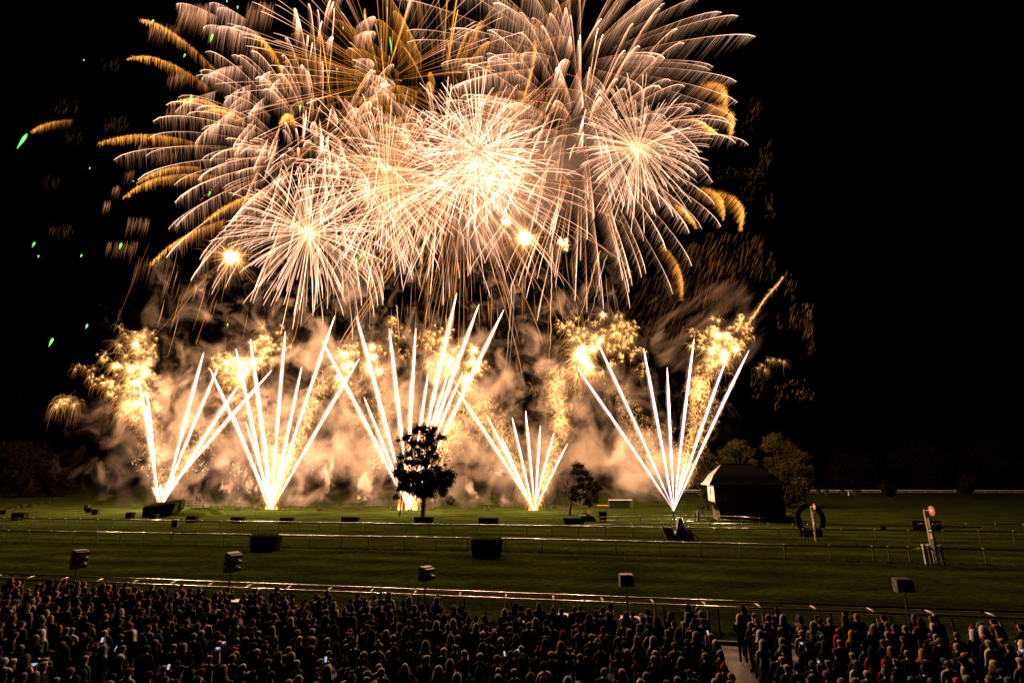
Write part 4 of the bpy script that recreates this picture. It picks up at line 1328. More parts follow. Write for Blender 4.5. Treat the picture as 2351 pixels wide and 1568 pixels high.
def gold_cluster(label, Y, cores, tfts, cols):
    x, y = cores[0][:2]
    root = empty("gold_comet_cluster", A(x, y, Y), label=label, cat="firework", group="golden crackling comets above the mines")
    pc, pt, pf = [], [], []
    for (x, y, r) in cores: core(pc, x, y, Y, r)
    for tf in tfts:
        x, y, r = tf[:3]; n = tf[3] if len(tf) > 3 else 150; b = tf[4] if len(tf) > 4 else 1.0
        m = mpp(x, y, Y)
        k = 7
        k = 9
        C0 = np.array(A(x, y, Y))[None] + rng.normal(size=(k, 3)) * r * m * .5
        pt.append(tufts3(C0, r * m * rng.uniform(.3, 1.0, k), n // 4, FG * b * 1.6, (-.3, 0, .3), 1.0, .028))
    for px, n, (j0, j1), ln, b in cols:
        m = mpp(px[0][0], px[0][1], Y)
        q = along(px, Y, n, (j0 * m, j1 * m)); b *= 1.3
        pf.append(tufts3(q, np.full(n, ln * m), 8, FG * b * 1.2, (-.3, 0, .3), .9, .027))
    if pc: spark_part("crackle_core", pc, root, kind="stuff")
    if pt: spark_part("spark_tuft", pt, root, kind="stuff")
    if pf: spark_part("spark_column", pf, root, kind="stuff")


gold_cluster("leftmost golden comet plume, brushed toward the left by the wind", 126,
             [(312, 791, 8), (300, 845, 9), (332, 858, 9), (310, 878, 10), (315, 925, 9), (270, 838, 5)],
             [(322, 800, 30, 220), (330, 770, 20), (345, 810, 18), (312, 850, 34, 240), (335, 850, 26), (262, 835, 18, 120), (235, 820, 12, 80), (220, 872, 16, 110, .8), (250, 880, 24, 160), (285, 880, 28, 200), (300, 915, 28, 200), (260, 900, 18, 120), (325, 895, 30, 200), (345, 900, 20), (305, 935, 24), (335, 950, 24), (355, 925, 16), (290, 925, 20, 120, .9)],
             [([(330, 940), (350, 1000), (362, 1060)], 130, (16, 8), 16, .75), ([(375, 1130), (420, 1060), (480, 1000), (540, 940)], 190, (4, 16), 13, .75), ([(372, 1140), (366, 1080), (355, 1000)], 110, (3, 12), 12, .8), ([(385, 1125), (430, 1060), (500, 985)], 120, (4, 12), 12, 1.2)])
gold_cluster("second golden comet plume with a round crown of sparks", 115,
             [(554, 861, 14), (565, 850, 10), (581, 831, 12), (520, 831, 6), (540, 826, 7), (560, 835, 8)],
             [(604, 781, 26, 240, .9), (585, 785, 16, 120, .8), (625, 800, 26, 220), (651, 795, 18, 140, .8), (645, 770, 18, 120, .6), (500, 842, 16, 120), (520, 830, 20, 150), (550, 845, 34, 260, 1.2), (580, 835, 26, 200, 1.2), (605, 820, 24), (540, 880, 26, 180, .9), (515, 815, 12, 90)],
             [([(623, 1160), (610, 1080), (600, 1000), (575, 900)], 260, (4, 24), 15, .85), ([(628, 1150), (665, 1060), (705, 970), (740, 870)], 300, (4, 12), 14, 1.15), ([(560, 900), (590, 960), (640, 1010)], 120, (24, 20), 14, .6), ([(626, 1150), (640, 1080), (670, 1000)], 240, (5, 20), 13, 1.25)])
gold_cluster("golden comet plume left of the middle mine's tall comets", 114,
             [(792, 814, 9), (795, 841, 9), (778, 866, 7), (854, 796, 7), (859, 818, 8), (845, 845, 7), (871, 853, 8), (806, 835, 8)],
             [(795, 830, 30, 240), (780, 815, 20), (810, 800, 20, 120, .8), (858, 810, 22, 160), (860, 840, 26, 180), (897, 740, 18, 110, .8), (915, 770, 18, 110, .55), (790, 870, 22, 150, .9), (925, 810, 16, 100, .5), (905, 760, 14, 80, .6)],
             [([(790, 870), (830, 950), (890, 1060)], 180, (18, 20), 14, .5), ([(850, 870), (880, 960), (915, 1080)], 180, (18, 14), 14, .55)])
gold_cluster("golden comet plume right of the middle mine's tall comets", 114,
             [(1033, 831, 13), (1045, 845, 9), (1090, 801, 8), (1084, 831, 8), (1097, 846, 7), (1070, 875, 13), (1075, 868, 9)],
             [(1000, 765, 22, 160, .8), (1020, 775, 22, 160, .8), (985, 790, 20, 130, .7), (1030, 800, 26, 200), (1040, 840, 28, 220, 1.1), (1088, 815, 24, 180), (1085, 845, 24, 180), (1112, 835, 16, 110, .7), (975, 770, 12, 70, .6), (1005, 810, 20, 130, .6), (1070, 880, 26, 180), (995, 842, 16)],
             [([(945, 1165), (990, 1090), (1030, 1000), (1065, 890)], 330, (6, 16), 16, 1.0), ([(1085, 890), (1115, 960), (1120, 1010)], 130, (22, 20), 15, .6), ([(1000, 1060), (1050, 990), (1090, 930)], 220, (14, 22), 16, .8), ([(940, 1120), (960, 1040), (985, 950)], 180, (8, 16), 13, .9)])
gold_cluster("broad golden comet plume with wind-swept wings above the fourth mine", 113,
             [(1339, 798, 12), (1336, 818, 14), (1352, 841, 14), (1378, 781, 6), (1385, 722, 5), (1345, 828, 12), (1328, 810, 8), (1360, 800, 8)],
             [(1310, 756, 22, 180, .9), (1292, 745, 14, 90, .8), (1335, 765, 22, 160), (1340, 815, 36, 280, 1.2), (1360, 845, 24, 180), (1378, 785, 30, 220), (1400, 770, 24, 170), (1423, 752, 24, 170, .8), (1440, 765, 22, 140, .8), (1456, 752, 14, 90, .8), (1410, 800, 24, 150, .8), (1440, 790, 20, 110, .8), (1473, 803, 10, 80), (1455, 812, 10, 80), (1430, 822, 11, 90), (1405, 832, 10, 80), (1478, 850, 18, 90, .6), (1365, 740, 16, 90, .7), (1450, 780, 14, 90, .7)],
             [([(1228, 1165), (1190, 1090), (1150, 1000), (1095, 900)], 330, (4, 20), 15, .7), ([(1232, 1165), (1262, 1080), (1290, 980), (1285, 900)], 300, (4, 14), 14, .85), ([(1285, 990), (1292, 950), (1278, 900), (1275, 850)], 150, (10, 8), 14, 1.15), ([(1120, 960), (1160, 1030), (1200, 1100)], 140, (22, 10), 14, .5), ([(1270, 870), (1300, 880), (1260, 930)], 110, (22, 22), 16, .4)])
gold_cluster("rightmost golden comet plume reaching up toward the right", 95,
             [(1649, 768, 7), (1667, 768, 7), (1634, 804, 8), (1661, 812, 8), (1690, 801, 7), (1663, 824, 8)],
             [(1655, 765, 24, 200), (1640, 755, 16), (1675, 775, 20, 160), (1640, 800, 26, 190), (1665, 812, 26, 190), (1690, 800, 20, 150), (1618, 778, 16, 100, .9), (1590, 762, 12, 70, .7), (1705, 728, 12, 110), (1698, 745, 12, 100), (1713, 750, 16, 100, .8), (1715, 770, 16, 90, .6), (1600, 790, 18, 110, .7), (1630, 835, 22, 140, .8)],
             [([(1640, 830), (1612, 880), (1600, 930), (1590, 990), (1578, 1060), (1565, 1110)], 330, (14, 7), 13, .9), ([(1615, 870), (1600, 920)], 90, (10, 10), 14, 1.5), ([(1640, 900), (1620, 960), (1600, 1020)], 130, (14, 10), 11, .55), ([(1425, 890), (1450, 960), (1500, 1060)], 150, (16, 14), 13, .5), ([(1500, 960), (1520, 1030)], 60, (14, 12), 13, .4)])

# feathered comet tail and loose crackles
gl = "loose golden crackles"
root = empty("crackle_tail", A(1745, 700, 95), label="long feathery golden tail flying up at the far right of the show", cat="firework", group=gl)
pr = []
for t in np.linspace(0, 1, 42):
    x = 1716 + (1798 - 1716) * t + math.sin(t * 9) * 2; y = 748 + (636 - 748) * t ** .9; m = mpp(x, y, 95)
    pr.append(tufts3(np.array([A(x, y, 95)]), np.array([11 * m * (1 - .6 * t)]), 16, FG * rng.uniform(.6, 1.2), (-.75, 0, -.3), .8, .034))
spark_part("spark_tuft", pr, root, kind="stuff")
for lab, pts, b in (("small golden spray right of the rightmost plume", [(1750, 838), (1763, 826), (1775, 826), (1790, 828), (1800, 832), (1740, 845), (1756, 850)], .6),
                    ("small golden spray left of the leftmost plume", [(183, 838), (195, 842), (172, 848), (205, 850), (215, 846)], .6),
                    ("little golden willow hanging low at the far left", [(140, 920), (155, 918), (148, 925), (130, 932), (170, 930)], 1.2),
                    ("thin golden spray on top of the leftmost plume", [(274, 750), (281, 756), (287, 766), (292, 775)], .6),
                    ("tiny golden star burst above the broad plume", [(1385, 722)], 1.4)):
    root = empty("crackle_spray", A(*pts[0], 112), label=lab, cat="firework", group=gl)
    pr = []
    for (x, y) in pts:
        m = mpp(x, y, 112)
        rr = 22 if "willow" in lab else 13
        pr.append(tufts3(np.array([A(x, y, 112)]), np.array([rr * m * rng.uniform(.8, 1.3)]), 40 if "willow" in lab else 26, FG * b, (0, 0, .55), 1.6, .045))
    spark_part("spark_tuft", pr, root, kind="stuff")


# ---- white flash balls
gf = "white-hot flash shells"
for (x, y, r, lab) in ((531, 590, 15, "glaring white-gold flash ball at lower left of the bursts"), (1205, 546, 15, "glaring white-gold flash ball right of centre under the bursts")):
    root = empty("flash_ball", A(x, y, 118), label=lab, cat="firework", group=gf)
    m = mpp(x, y, 118); c = np.array([A(x, y, 118)])
    pr = [tufts3(c, np.array([r * m]), 420, np.array([2.4, 1.9, 1.1]), (0, 0, 0), .05, .12, 1, 4),
          tufts3(c, np.array([r * m * 2.1]), 420, np.array([.7, .36, .10]), (0, 0, 0), .1, .07, 1, 4),
          tufts3(c, np.array([r * m * 3.6]), 260, np.array([.5, .21, .05]), (0, 0, 0), .1, .055, 1, 4)]
    spark_part("flash_sparks", pr, root, kind="stuff")
for (x, y, r, b, lab) in ((1157, 510, 12, .7, "small pale gold puff burst above the right flash ball"), (1292, 560, 12, .5, "dim gold puff burst right of the right flash ball"), (880, 197, 4, 1.6, "tiny orange ember ball in the heart of the straight-rayed shell")):
    root = empty("flash_ball", A(x, y, 125), label=lab, cat="firework", group=gf)
    m = mpp(x, y, 125); c = np.array(A(x, y, 125))[None] + rng.normal(size=(9, 3)) * r * m * .4
    spark_part("flash_sparks", [tufts3(c, np.full(9, r * m * .7), 60, np.array([1.6, .9, .3]) * b, (0, 0, 0), .2, .09, 1, 4)], root, kind="stuff")


# ---- mines: fans of white comets from the ground
def mine(label, bx, by, Y, tips, col=HOT, wmul=1.0, spreadb=6, stubs=()):
    base = A(bx, by, Y)
    root = empty("comet_mine", base, label=label, cat="firework", group="fans of white comets fired from the ground")
    m = mpp(bx, by, Y)
    fr = []
    for (tx, ty, w) in tips:
        p1 = np.array(A(tx, ty, Y)); p0 = np.array(base) + np.array([rng.uniform(-spreadb, spreadb) * m, 0, 0])
        n = 30
        t = np.linspace(0, 1, n)
        bow = np.array([0, 0, 1.0]) * (np.linalg.norm(p1 - p0) * .012) * np.sin(t * math.pi)[:, None]
        P = p0 + (p1 - p0) * t[:, None] + bow
        W = w * wmul * m * np.interp(t, [0, .12, .4, .75, .96, 1], [.28, .55, 1.4, 1.55, .95, .25])
        C = ramp([(0, col * 1.0), (.5, col * 1.6), (1, col * 2.2)], t)
        wob = rng.uniform(.72, 1.3, n)
        sheath = [strands(P[None], (W * .62 * wob)[None], C[None], 6)]
        for f_, br_ in ((1.05, .40), (1.6, .13), (2.4, .05)):
            sheath.append(strands((P + np.array([-.05, 0, -.05]) * f_)[None], (W * f_ * rng.uniform(.6, 1.35, n) * np.interp(t, [0, .85, 1], [1, 1, .3]))[None], (C * br_ * np.array([1.0, .74, .55]))[None], 8))
        spark_part("comet_trail", sheath, root)
        # ragged sparks shed along the flank
        k = int(np.linalg.norm(p1 - p0) * 40)
        tt = rng.uniform(.12, .97, k)
        q0 = np.stack([np.interp(tt, t, P[:, j]) for j in range(3)], 1)
        ww = np.interp(tt, t, W)
        sd = rng.normal(size=(k, 3)); sd[:, 2] *= .3
        g = np.array([-.35, 0, -1.0]) + rng.normal(size=(k, 3)) * .35
        g /= np.linalg.norm(g, axis=1)[:, None]
        q = np.linspace(0, 1, 2)
        ln = (.2 + rng.random(k) ** 2) * w * m * 5.5 * np.interp(tt, [0, .5, 1], [.8, 1.1, .35])
        Pq = (q0 + sd * ww[:, None] * .5)[:, None] + g[:, None] * (ln[:, None] * q)[:, :, None]
        Cq = np.array([1.2, .12])[None, :, None] * np.array([.95, .60, .42])[None, None] * rng.uniform(.4, 1.2, (k, 1, 1))
        fr.append(strands(Pq, .032 * np.array([1, .6])[None] * np.ones((k, 1)), Cq, 3))
    spark_part("shed_sparks", fr, root, kind="stuff")
    # orange fire at the muzzles
    fl = []
    for i, (fx, fh) in enumerate(stubs):
        c0 = np.array(A(fx, by + 2, Y))
        k = 26
        q = np.linspace(0, 1, 4)
        d = np.stack([rng.normal(size=k) * .10, rng.normal(size=k) * .10, np.ones(k)], 1)
        ln = fh * m * (.15 + .85 * rng.random(k) ** 2)
        P = c0 + rng.normal(size=(k, 1, 3)) * np.array([.13, .1, .12]) + d[:, None] * (ln[:, None] * q)[:, :, None]
        C = ramp([(0, np.array([.95, .42, .08])), (.4, np.array([.42, .12, .012])), (1, np.array([.10, .02, .001]))], q)[None] * rng.uniform(.5, 1.2, (k, 1, 1))
        fl.append(strands(P, .10 * np.array([1, .8, .5, .1])[None] * np.ones((k, 1)), C, 3))
    if fl: spark_part("muzzle_fire", fl, root, kind="stuff")
    return root


mine("leftmost fan of white comets rising behind the steeplechase hedge", 369, 1152, 128,
     [(319, 871, 1.7), (338, 900, 1.8), (468, 809, 1.9), (500, 846, 1.7), (547, 885, 2.2), (624, 850, 1.9), (352, 1118, 1.6), (368, 1112, 1.7), (391, 1100, 3.0), (400, 1095, 2.2)], spreadb=9, stubs=())
mine("second fan of white comets, left of the centre", 623, 1168, 115,
     [(482, 846, 1.7), (534, 947, 1.4), (542, 801, 2.0), (575, 779, 2.3), (564, 969, 1.2), (655, 761, 1.9), (693, 842, 1.8), (660, 1000, 1.4), (769, 725, 1.9), (825, 823, 2.0), (610, 1010, 1.5)], stubs=((612, 24), (627, 22), (635, 20), (621, 16)))
mine("middle fan of tall white comets behind the big tree", 936, 1168, 112,
     [(740, 783, 2.2), (819, 727, 2.5), (894, 755, 2.3), (955, 753, 2.0), (943, 875, 1.7), (983, 859, 1.9), (1049, 673, 2.4), (1027, 863, 1.8), (1100, 699, 2.5), (1063, 854, 1.8), (1157, 711, 2.5), (836, 912, 1.5), (925, 1115, 2.0), (935, 1110, 2), (947, 1112, 2)], spreadb=8, stubs=((920, 55), (933, 24), (949, 30), (955, 34), (916, 40)))
mine("fourth, smaller fan of white comets right of the big tree", 1226, 1170, 112,
     [(1050, 896, 1.7), (1118, 954, 1.4), (1151, 1002, 1.2), (1176, 958, 1.4), (1207, 943, 1.5), (1241, 977, 1.4), (1272, 994, 1.4), (1303, 1018, 1.2)], spreadb=3, stubs=((1216, 24), (1224, 30), (1231, 28)))
mine("rightmost fan of bluish-white comets fired from a post beside the tower", 1547, 1171, 90.5,
     [(1327, 847, 1.5), (1373, 787, 1.7), (1478, 799, 1.8), (1532, 843, 1.8), (1594, 777, 1.9), (1670, 818, 1.8), (1720, 804, 1.8), (1529, 1071, 1.1), (1575, 1060, 1.2)], col=np.array([1.6, 1.3, 1.45]), wmul=.95, spreadb=1.2)
# the firing post under it
p = G(1547, 1197)
root = empty("firing_post", p, label="dark post holding the rightmost comet battery", cat="post")
MB().tube([(0, 0, 0), (0, 0, A(1547, 1176, p.y).z)], .1, 8).build("shaft", M["black"], root)
MB().box((0, 0, A(1547, 1174, p.y).z), (.5, .3, .18), bevel=.02).build("head", M["black"], root)

# ---- coloured stars
def stars(name, label, cat, items, col, Y, core_col=None):
    root = empty(name, A(items[0][0], items[0][1], Y), label=label, cat=cat)
    for (x0, y0, x1, y1, w) in items:
        m = mpp(x0, y0, Y)
        P = np.array([A(x0, y0, Y), A(x0 * .75 + x1 * .25, y0 * .75 + y1 * .25, Y), A((x0 + x1) / 2, (y0 + y1) / 2, Y), A(x1, y1, Y)])
        spark_part("star", [strands(P[None], (w * m * np.array([.5, 1, .9, .25]))[None], (np.array([.6, 1.2, 1.0, .5])[:, None] * col)[None], 6)], root)
    return root


GR = np.array([.30, 1.5, .22])
gs = [(62, 308, 39, 342, 3.2), (440, 218, 435, 245, 2), (425, 228, 420, 242, 1.6), (489, 78, 482, 98, 2), (426, 124, 421, 133, 1.6), (353, 46, 348, 53, 1.8), (193, 137, 192, 141, 1.4), (207, 385, 205, 389, 1.3), (307, 415, 305, 418, 1.2), (279, 558, 274, 573, 2.2), (80, 556, 74, 568, 2.0), (89, 586, 87, 592, 1.5), (188, 584, 185, 591, 1.6),
      (122, 776, 112, 796, 2.6), (201, 744, 197, 755, 1.9), (523, 742, 522, 750, 1.3), (522, 2, 520, 6, 1.4), (546, 14, 545, 22, 1.5), (483, 440, 478, 452, 1.4), (690, 240, 688, 258, 1.5), (895, 85, 900, 125, 1.6), (837, 33, 838, 48, 1.3), (788, 62, 787, 70, 1.2), (774, 157, 774, 163, 1.2), (818, 590, 817, 620, .9)]
stars("green_stars", "scattered bright green falling stars, mostly at the left of the show", "firework stars", gs, GR, 150)
cl = [(830 + rng.normal() * 13, 585 + rng.normal() * 9) for _ in range(46)]
stars("green_stars", "tight little swarm of green sparks below the pinkish left burst", "firework stars", [(x, y, x - 2, y + 1.5, .9) for x, y in cl], np.array([.35, .9, .15]), 150)
rd = []
def dots(x0, y0, x1, y1, n, sag=0):
    for t in np.linspace(0, 1, n):
        x = x0 + (x1 - x0) * t + rng.normal() * .8; y = y0 + (y1 - y0) * t - sag * math.sin(t * math.pi) + rng.normal() * .8
        rd.append((x, y, x + 1.2, y + 1.2, 1.15))
for a in ((460, 460, 500, 420, 9, 0), (455, 478, 480, 455, 4, 0), (560, 345, 585, 325, 6, 2), (615, 320, 640, 300, 6, 0), (625, 330, 640, 322, 4, 0), (650, 290, 680, 275, 5, 0), (670, 400, 690, 360, 6, 0), (1255, 185, 1330, 180, 14, 12), (1215, 245, 1270, 215, 12, 5), (1290, 285, 1310, 255, 7, 0), (1350, 165, 1368, 158, 4, 0), (1270, 300, 1220, 330, 8, 0),
          (1340, 240, 1345, 290, 8, 0), (965, 300, 990, 270, 8, 0), (1000, 250, 985, 320, 9, 0), (940, 370, 935, 330, 7, 0), (1372, 380, 1385, 330, 8, 0), (1400, 400, 1380, 470, 8, 0), (1090, 460, 1085, 520, 7, 0), (1240, 470, 1245, 590, 9, 0), (560, 375, 600, 340, 8, 2), (700, 330, 690, 370, 6, 0), (870, 200, 895, 205, 5, 0), (1330, 330, 1355, 380, 8, 0)):
    dots(*a)
stars("red_strobes", "beaded strings of tiny red strobe stars among the bursts", "firework stars", rd, np.array([2.2, .22, .22]), 150)
sd = []
for (x, y, w, h, n) in ((327, 1066, 22, 20, 18), (463, 1073, 22, 22, 20), (548, 1075, 22, 26, 32), (712, 1063, 20, 20, 16), (866, 1060, 20, 26, 44), (1148, 1082, 14, 12, 22), (1553, 1045, 10, 30, 30), (1618, 1050, 8, 22, 22), (1020, 1075, 16, 16, 10)):
    for _ in range(n):
        px, py = x + rng.normal() * w * .55, y + rng.normal() * h * .55
        sd.append((px, py, px + .9, py + .9, rng.uniform(.7, 1.35)))
stars("crackle_dots", "tiny round cream crackle sparks hovering over the mine bases", "firework stars", sd[:295], np.array([2.2, 1.5, .85]), 113)

# small flames on the ground
for (x, y, h, lab) in ((823, 1141, 9, "small orange flame floating in the smoke left of the big tree"), (978, 1142, 7, "small orange flame behind the big tree's lower right boughs")):
    p = A(x, y + h / 2, 112); m = mpp(x, y, 112)
    root = empty("flame", p, label=lab, cat="flame", group="small orange flames")
    t = np.linspace(0, 1, 7)
    P = np.array(p)[None] + np.stack([np.sin(t * 5) * .1, t * 0, t * h * m], 1)
    spark_part("fire", [strands(P[None], (np.array([.3, 1, 1.1, .9, .6, .35, .05]) * .30)[None], ramp([(0, np.array([1.6, .6, .08])), (1, np.array([1.0, .22, .01]))], t)[None], 7)], root)

# mortar racks and cake boxes along the firing line
rk = MB().box((0, 0, .18), (1.3, .35, .26), bevel=.02).mesh("rack")
tb = MB().tube([(0, 0, 0), (0, 0, 1.0)], .075, 7).mesh("mortar_tube")
gr_ = "racks of mortar tubes along the firing line"
where = ["at the far left end of the firing line", "just right of the grass mound", "under the second mine's left side", "under the second mine's right side", "a little right of the second mine", "at the foot of a thin smoke plume",
         "midway between the second mine and the big tree", "close to the big tree's left", "under the middle mine", "just right of the big tree's trunk", "between the big tree and the fourth mine", "left of the fourth mine", "under the fourth mine", "right of the fourth mine", "left of the lopsided tree", "beyond the white banner"]
for i, x in enumerate((505, 548, 592, 655, 690, 735, 780, 825, 905, 990, 1068, 1120, 1212, 1262, 1290, 1598)):
    p = A(x, 1168, 113 + random.uniform(-2, 3)) if i < 15 else A(x, 1180, 95)
    p.z = 0
    root = empty("mortar_rack", p, random.uniform(-.5, .5), label="low rack of fanned mortar tubes " + where[i], cat="mortar rack", group=gr_)
    link("rack", rk, M["tube"], root)
    for j in range(random.randint(3, 5)):
        o = link("mortar_tube", tb, M["tube"], root); o.location = (-.6 + j * .3, 0, .15); o.rotation_euler = (random.uniform(-.3, .3), random.uniform(-.6, .6), 0); o.scale = (1, 1, random.uniform(.5, 1))


# ------------------------------------------------------------------ smoke
def smoke_mat(name, thresh, k, scale, stretch, rot=(0, 0, 0), col=(.95, .80, .69), zfade=None, zlow=None, detail=4.0, lo=None, ramp_w=.22, aniso=.25, dist=.6, edges=None, seed=0.0, soft=(.55, 1.0, .35), rough=.55):
    m = bpy.data.materials.new(name); m.use_nodes = True
    t = m.node_tree; t.nodes.clear()
    out = t.nodes.new("ShaderNodeOutputMaterial")
    v = t.nodes.new("ShaderNodeVolumePrincipled")
    v.inputs["Color"].default_value = (*col, 1); v.inputs["Anisotropy"].default_value = aniso
    g = t.nodes.new("ShaderNodeNewGeometry")
    mp = t.nodes.new("ShaderNodeMapping"); mp.inputs["Scale"].default_value = stretch
    if any(rot):
        mp.vector_type = 'TEXTURE'; mp.inputs["Rotation"].default_value = rot; mp.inputs["Scale"].default_value = [1 / q for q in stretch]
    mp.inputs["Location"].default_value = (seed, seed * .7, 0)
    t.links.new(g.outputs["Position"], mp.inputs["Vector"])
    n = t.nodes.new("ShaderNodeTexNoise"); n.inputs["Scale"].default_value = scale; n.inputs["Detail"].default_value = detail; n.inputs["Distortion"].default_value = dist; n.inputs["Roughness"].default_value = rough
    t.links.new(mp.outputs[0], n.inputs["Vector"])
    val = n.outputs["Fac"]
    sx = t.nodes.new("ShaderNodeSeparateXYZ"); t.links.new(g.outputs["Position"], sx.inputs[0])
    th = None
    if zfade:                                            # thinner with height: threshold rises
        mr = t.nodes.new("ShaderNodeMapRange"); mr.inputs[1].default_value = zfade[0]; mr.inputs[2].default_value = zfade[1]
        mr.inputs[3].default_value = 0; mr.inputs[4].default_value = zfade[2]
        t.links.new(sx.outputs["Z"], mr.inputs[0])
        s = t.nodes.new("ShaderNodeMath"); s.operation = 'SUBTRACT'; t.links.new(val, s.inputs[0]); t.links.new(mr.outputs[0], s.inputs[1]); val = s.outputs[0]
    if zlow:
        mr = t.nodes.new("ShaderNodeMapRange"); mr.inputs[1].default_value = zlow[0]; mr.inputs[2].default_value = zlow[1]
        mr.inputs[3].default_value = zlow[2]; mr.inputs[4].default_value = 0
        t.links.new(sx.outputs["Z"], mr.inputs[0])
        s = t.nodes.new("ShaderNodeMath"); s.operation = 'SUBTRACT'; t.links.new(val, s.inputs[0]); t.links.new(mr.outputs[0], s.inputs[1]); val = s.outputs[0]
    # soft ends of the cloud in the object's own unit box
    tc = t.nodes.new("ShaderNodeTexCoord")
    ln = t.nodes.new("ShaderNodeVectorMath"); ln.operation = 'MULTIPLY_ADD'
    ln.inputs[1].default_value = (2, 2, 2); ln.inputs[2].default_value = (-1, -1, -1)
    t.links.new(tc.outputs["Generated"], ln.inputs[0])
    if edges:
        em = t.nodes.new("ShaderNodeVectorMath"); em.operation = 'MULTIPLY'; em.inputs[1].default_value = edges
        t.links.new(ln.outputs[0], em.inputs[0]); src = em.outputs[0]
    else:
        src = ln.outputs[0]
    le = t.nodes.new("ShaderNodeVectorMath"); le.operation = 'LENGTH'; t.links.new(src, le.inputs[0])
    me_ = t.nodes.new("ShaderNodeMapRange"); me_.inputs[1].default_value = soft[0]; me_.inputs[2].default_value = soft[1]; me_.inputs[3].default_value = 0; me_.inputs[4].default_value = soft[2]
    t.links.new(le.outputs["Value"], me_.inputs[0])
    s2 = t.nodes.new("ShaderNodeMath"); s2.operation = 'SUBTRACT'; t.links.new(val, s2.inputs[0]); t.links.new(me_.outputs[0], s2.inputs[1]); val = s2.outputs[0]
    r = t.nodes.new("ShaderNodeMapRange"); r.interpolation_type = 'SMOOTHSTEP'
    r.inputs[1].default_value = thresh; r.inputs[2].default_value = thresh + ramp_w; r.inputs[3].default_value = 0; r.inputs[4].default_value = k
    t.links.new(val, r.inputs[0]); t.links.new(r.outputs[0], v.inputs["Density"])
    t.links.new(v.outputs[0], out.inputs["Volume"])
    return m


def smoke_box(name, label, mat, lo, hi, cat="smoke", rounded=True):
    """closed hull filled with smoke"""
    c = (Vector(lo) + Vector(hi)) / 2; s = (Vector(hi) - Vector(lo)) / 2
    b = MB()
    if rounded:
        b.ball((0, 0, 0), 1.0, 3, s)
    else:
        b.box((0, 0, 0), s * 2)
    o = link(name, b.mesh(name), mat, None, label=label, cat=cat, kind="stuff")
    o.location = c
    return o


sm = smoke_mat("smoke_bank", .468, .08, .14, (1, 1, .85), zfade=(8, 84, .19), zlow=(1, 12, .06), rough=.62, edges=(1, .6, 0), ramp_w=.17, dist=.8, detail=6)
smoke_box("smoke", "brown billowing smoke bank drifting behind the mines", sm, (-150, 116, .05), (86, 148, 92), rounded=False)
sm = smoke_mat("wind_smoke", .55, .13, .24, (.28, 1, 1.0), rot=(0, math.radians(-38), 0), edges=(1, .6, 1), ramp_w=.3, dist=.4, detail=4)
lo, hi = A(1395, 960, 112), A(1800, 560, 122)
smoke_box("smoke", "wind-torn streaks of grey smoke above the rightmost mine", sm, (lo.x, 108, lo.z), (hi.x, 126, hi.z))
sm = smoke_mat("pale_smoke", .37, .17, .2, (1, 1, 1), ramp_w=.3, dist=.7, detail=4)
lo, hi = A(1350, 1190, 100), A(1630, 960, 100)
smoke_box("smoke", "pale glowing cloud round the foot of the rightmost mine", sm, (lo.x, 93, .1), (hi.x, 106, hi.z))
sm = smoke_mat("burst_smoke", .36, .019, .035, (1, 1, 1), ramp_w=.35, dist=.6, detail=3)
lo, hi = A(620, 640, 175), A(1560, 190, 175)
smoke_box("smoke", "peach-coloured smoke hanging among the bursts", sm, (lo.x, 158, lo.z), (hi.x, 196, hi.z))


def plume(label, px, Y, r1, mat):
    """an egg-shaped puff of smoke leaning from its foot on the ground to its top"""
    p0, p1 = A(*px[0], Y), A(*px[-1], Y)
    d = p1 - p0
    L = d.length
    b = MB()
    b.ball((0, 0, 0), 1.0, 4)
    for v in b.bm.verts:
        h = (v.co.z + 1) / 2
        r = r1 * (.22 + .95 * h ** .8)
        v.co = Vector((v.co.x * r, v.co.y * r, v.co.z * L * .56))
    o = b.build("smoke_plume", mat, None, smooth=True, label=label, cat="smoke plume", group="smoke plumes rising from the firing line", kind="stuff")
    o.location = (p0 + p1) / 2
    o.rotation_euler = d.to_track_quat('Z', 'Y').to_euler()
    return o


pm = smoke_mat("plume_smoke", .36, .75, .5, (1, 1, .7), ramp_w=.26, dist=1.2, detail=5, soft=(.05, 1.0, .42))
for label, px, r0, r1 in (("narrow pale smoke plume rising right of the second mine", [(738, 1171), (733, 1150), (728, 1128), (745, 1090), (752, 1050), (765, 1010)], .5, 3.6),
                          ("smoke plume curling left from the ground, left of the big tree", [(832, 1174), (815, 1155), (795, 1133), (792, 1110), (815, 1080), (840, 1040)], .4, 4.0),
                          ("low smoke plume trailing left right of the big tree's trunk", [(1008, 1172), (995, 1165), (985, 1150), (975, 1120)], .4, 1.6),
                          ("smoke plume curling up right of the big tree", [(1092, 1171), (1075, 1160), (1062, 1140), (1075, 1110), (1068, 1080)], .35, 2.8),
                          ("low smoke plume trailing left from the fourth mine", [(1200, 1172), (1165, 1165), (1135, 1150), (1110, 1120)], .35, 2.4),
                          ("thin smoke plume from the ground left of the second mine", [(575, 1172), (572, 1150), (565, 1110), (570, 1060)], .6, 3.0),
                          ("smoke plume just right of the grass mound", [(520, 1170), (530, 1150), (540, 1115), (535, 1070)], .8, 3.2)
                          ):
    plume(label, px, 115.5, r1 * 1.25, pm)
pf = smoke_mat("puff_smoke", .36, .5, .6, (1, 1, 1), ramp_w=.25, dist=.9, detail=4, soft=(.1, 1.0, .4))
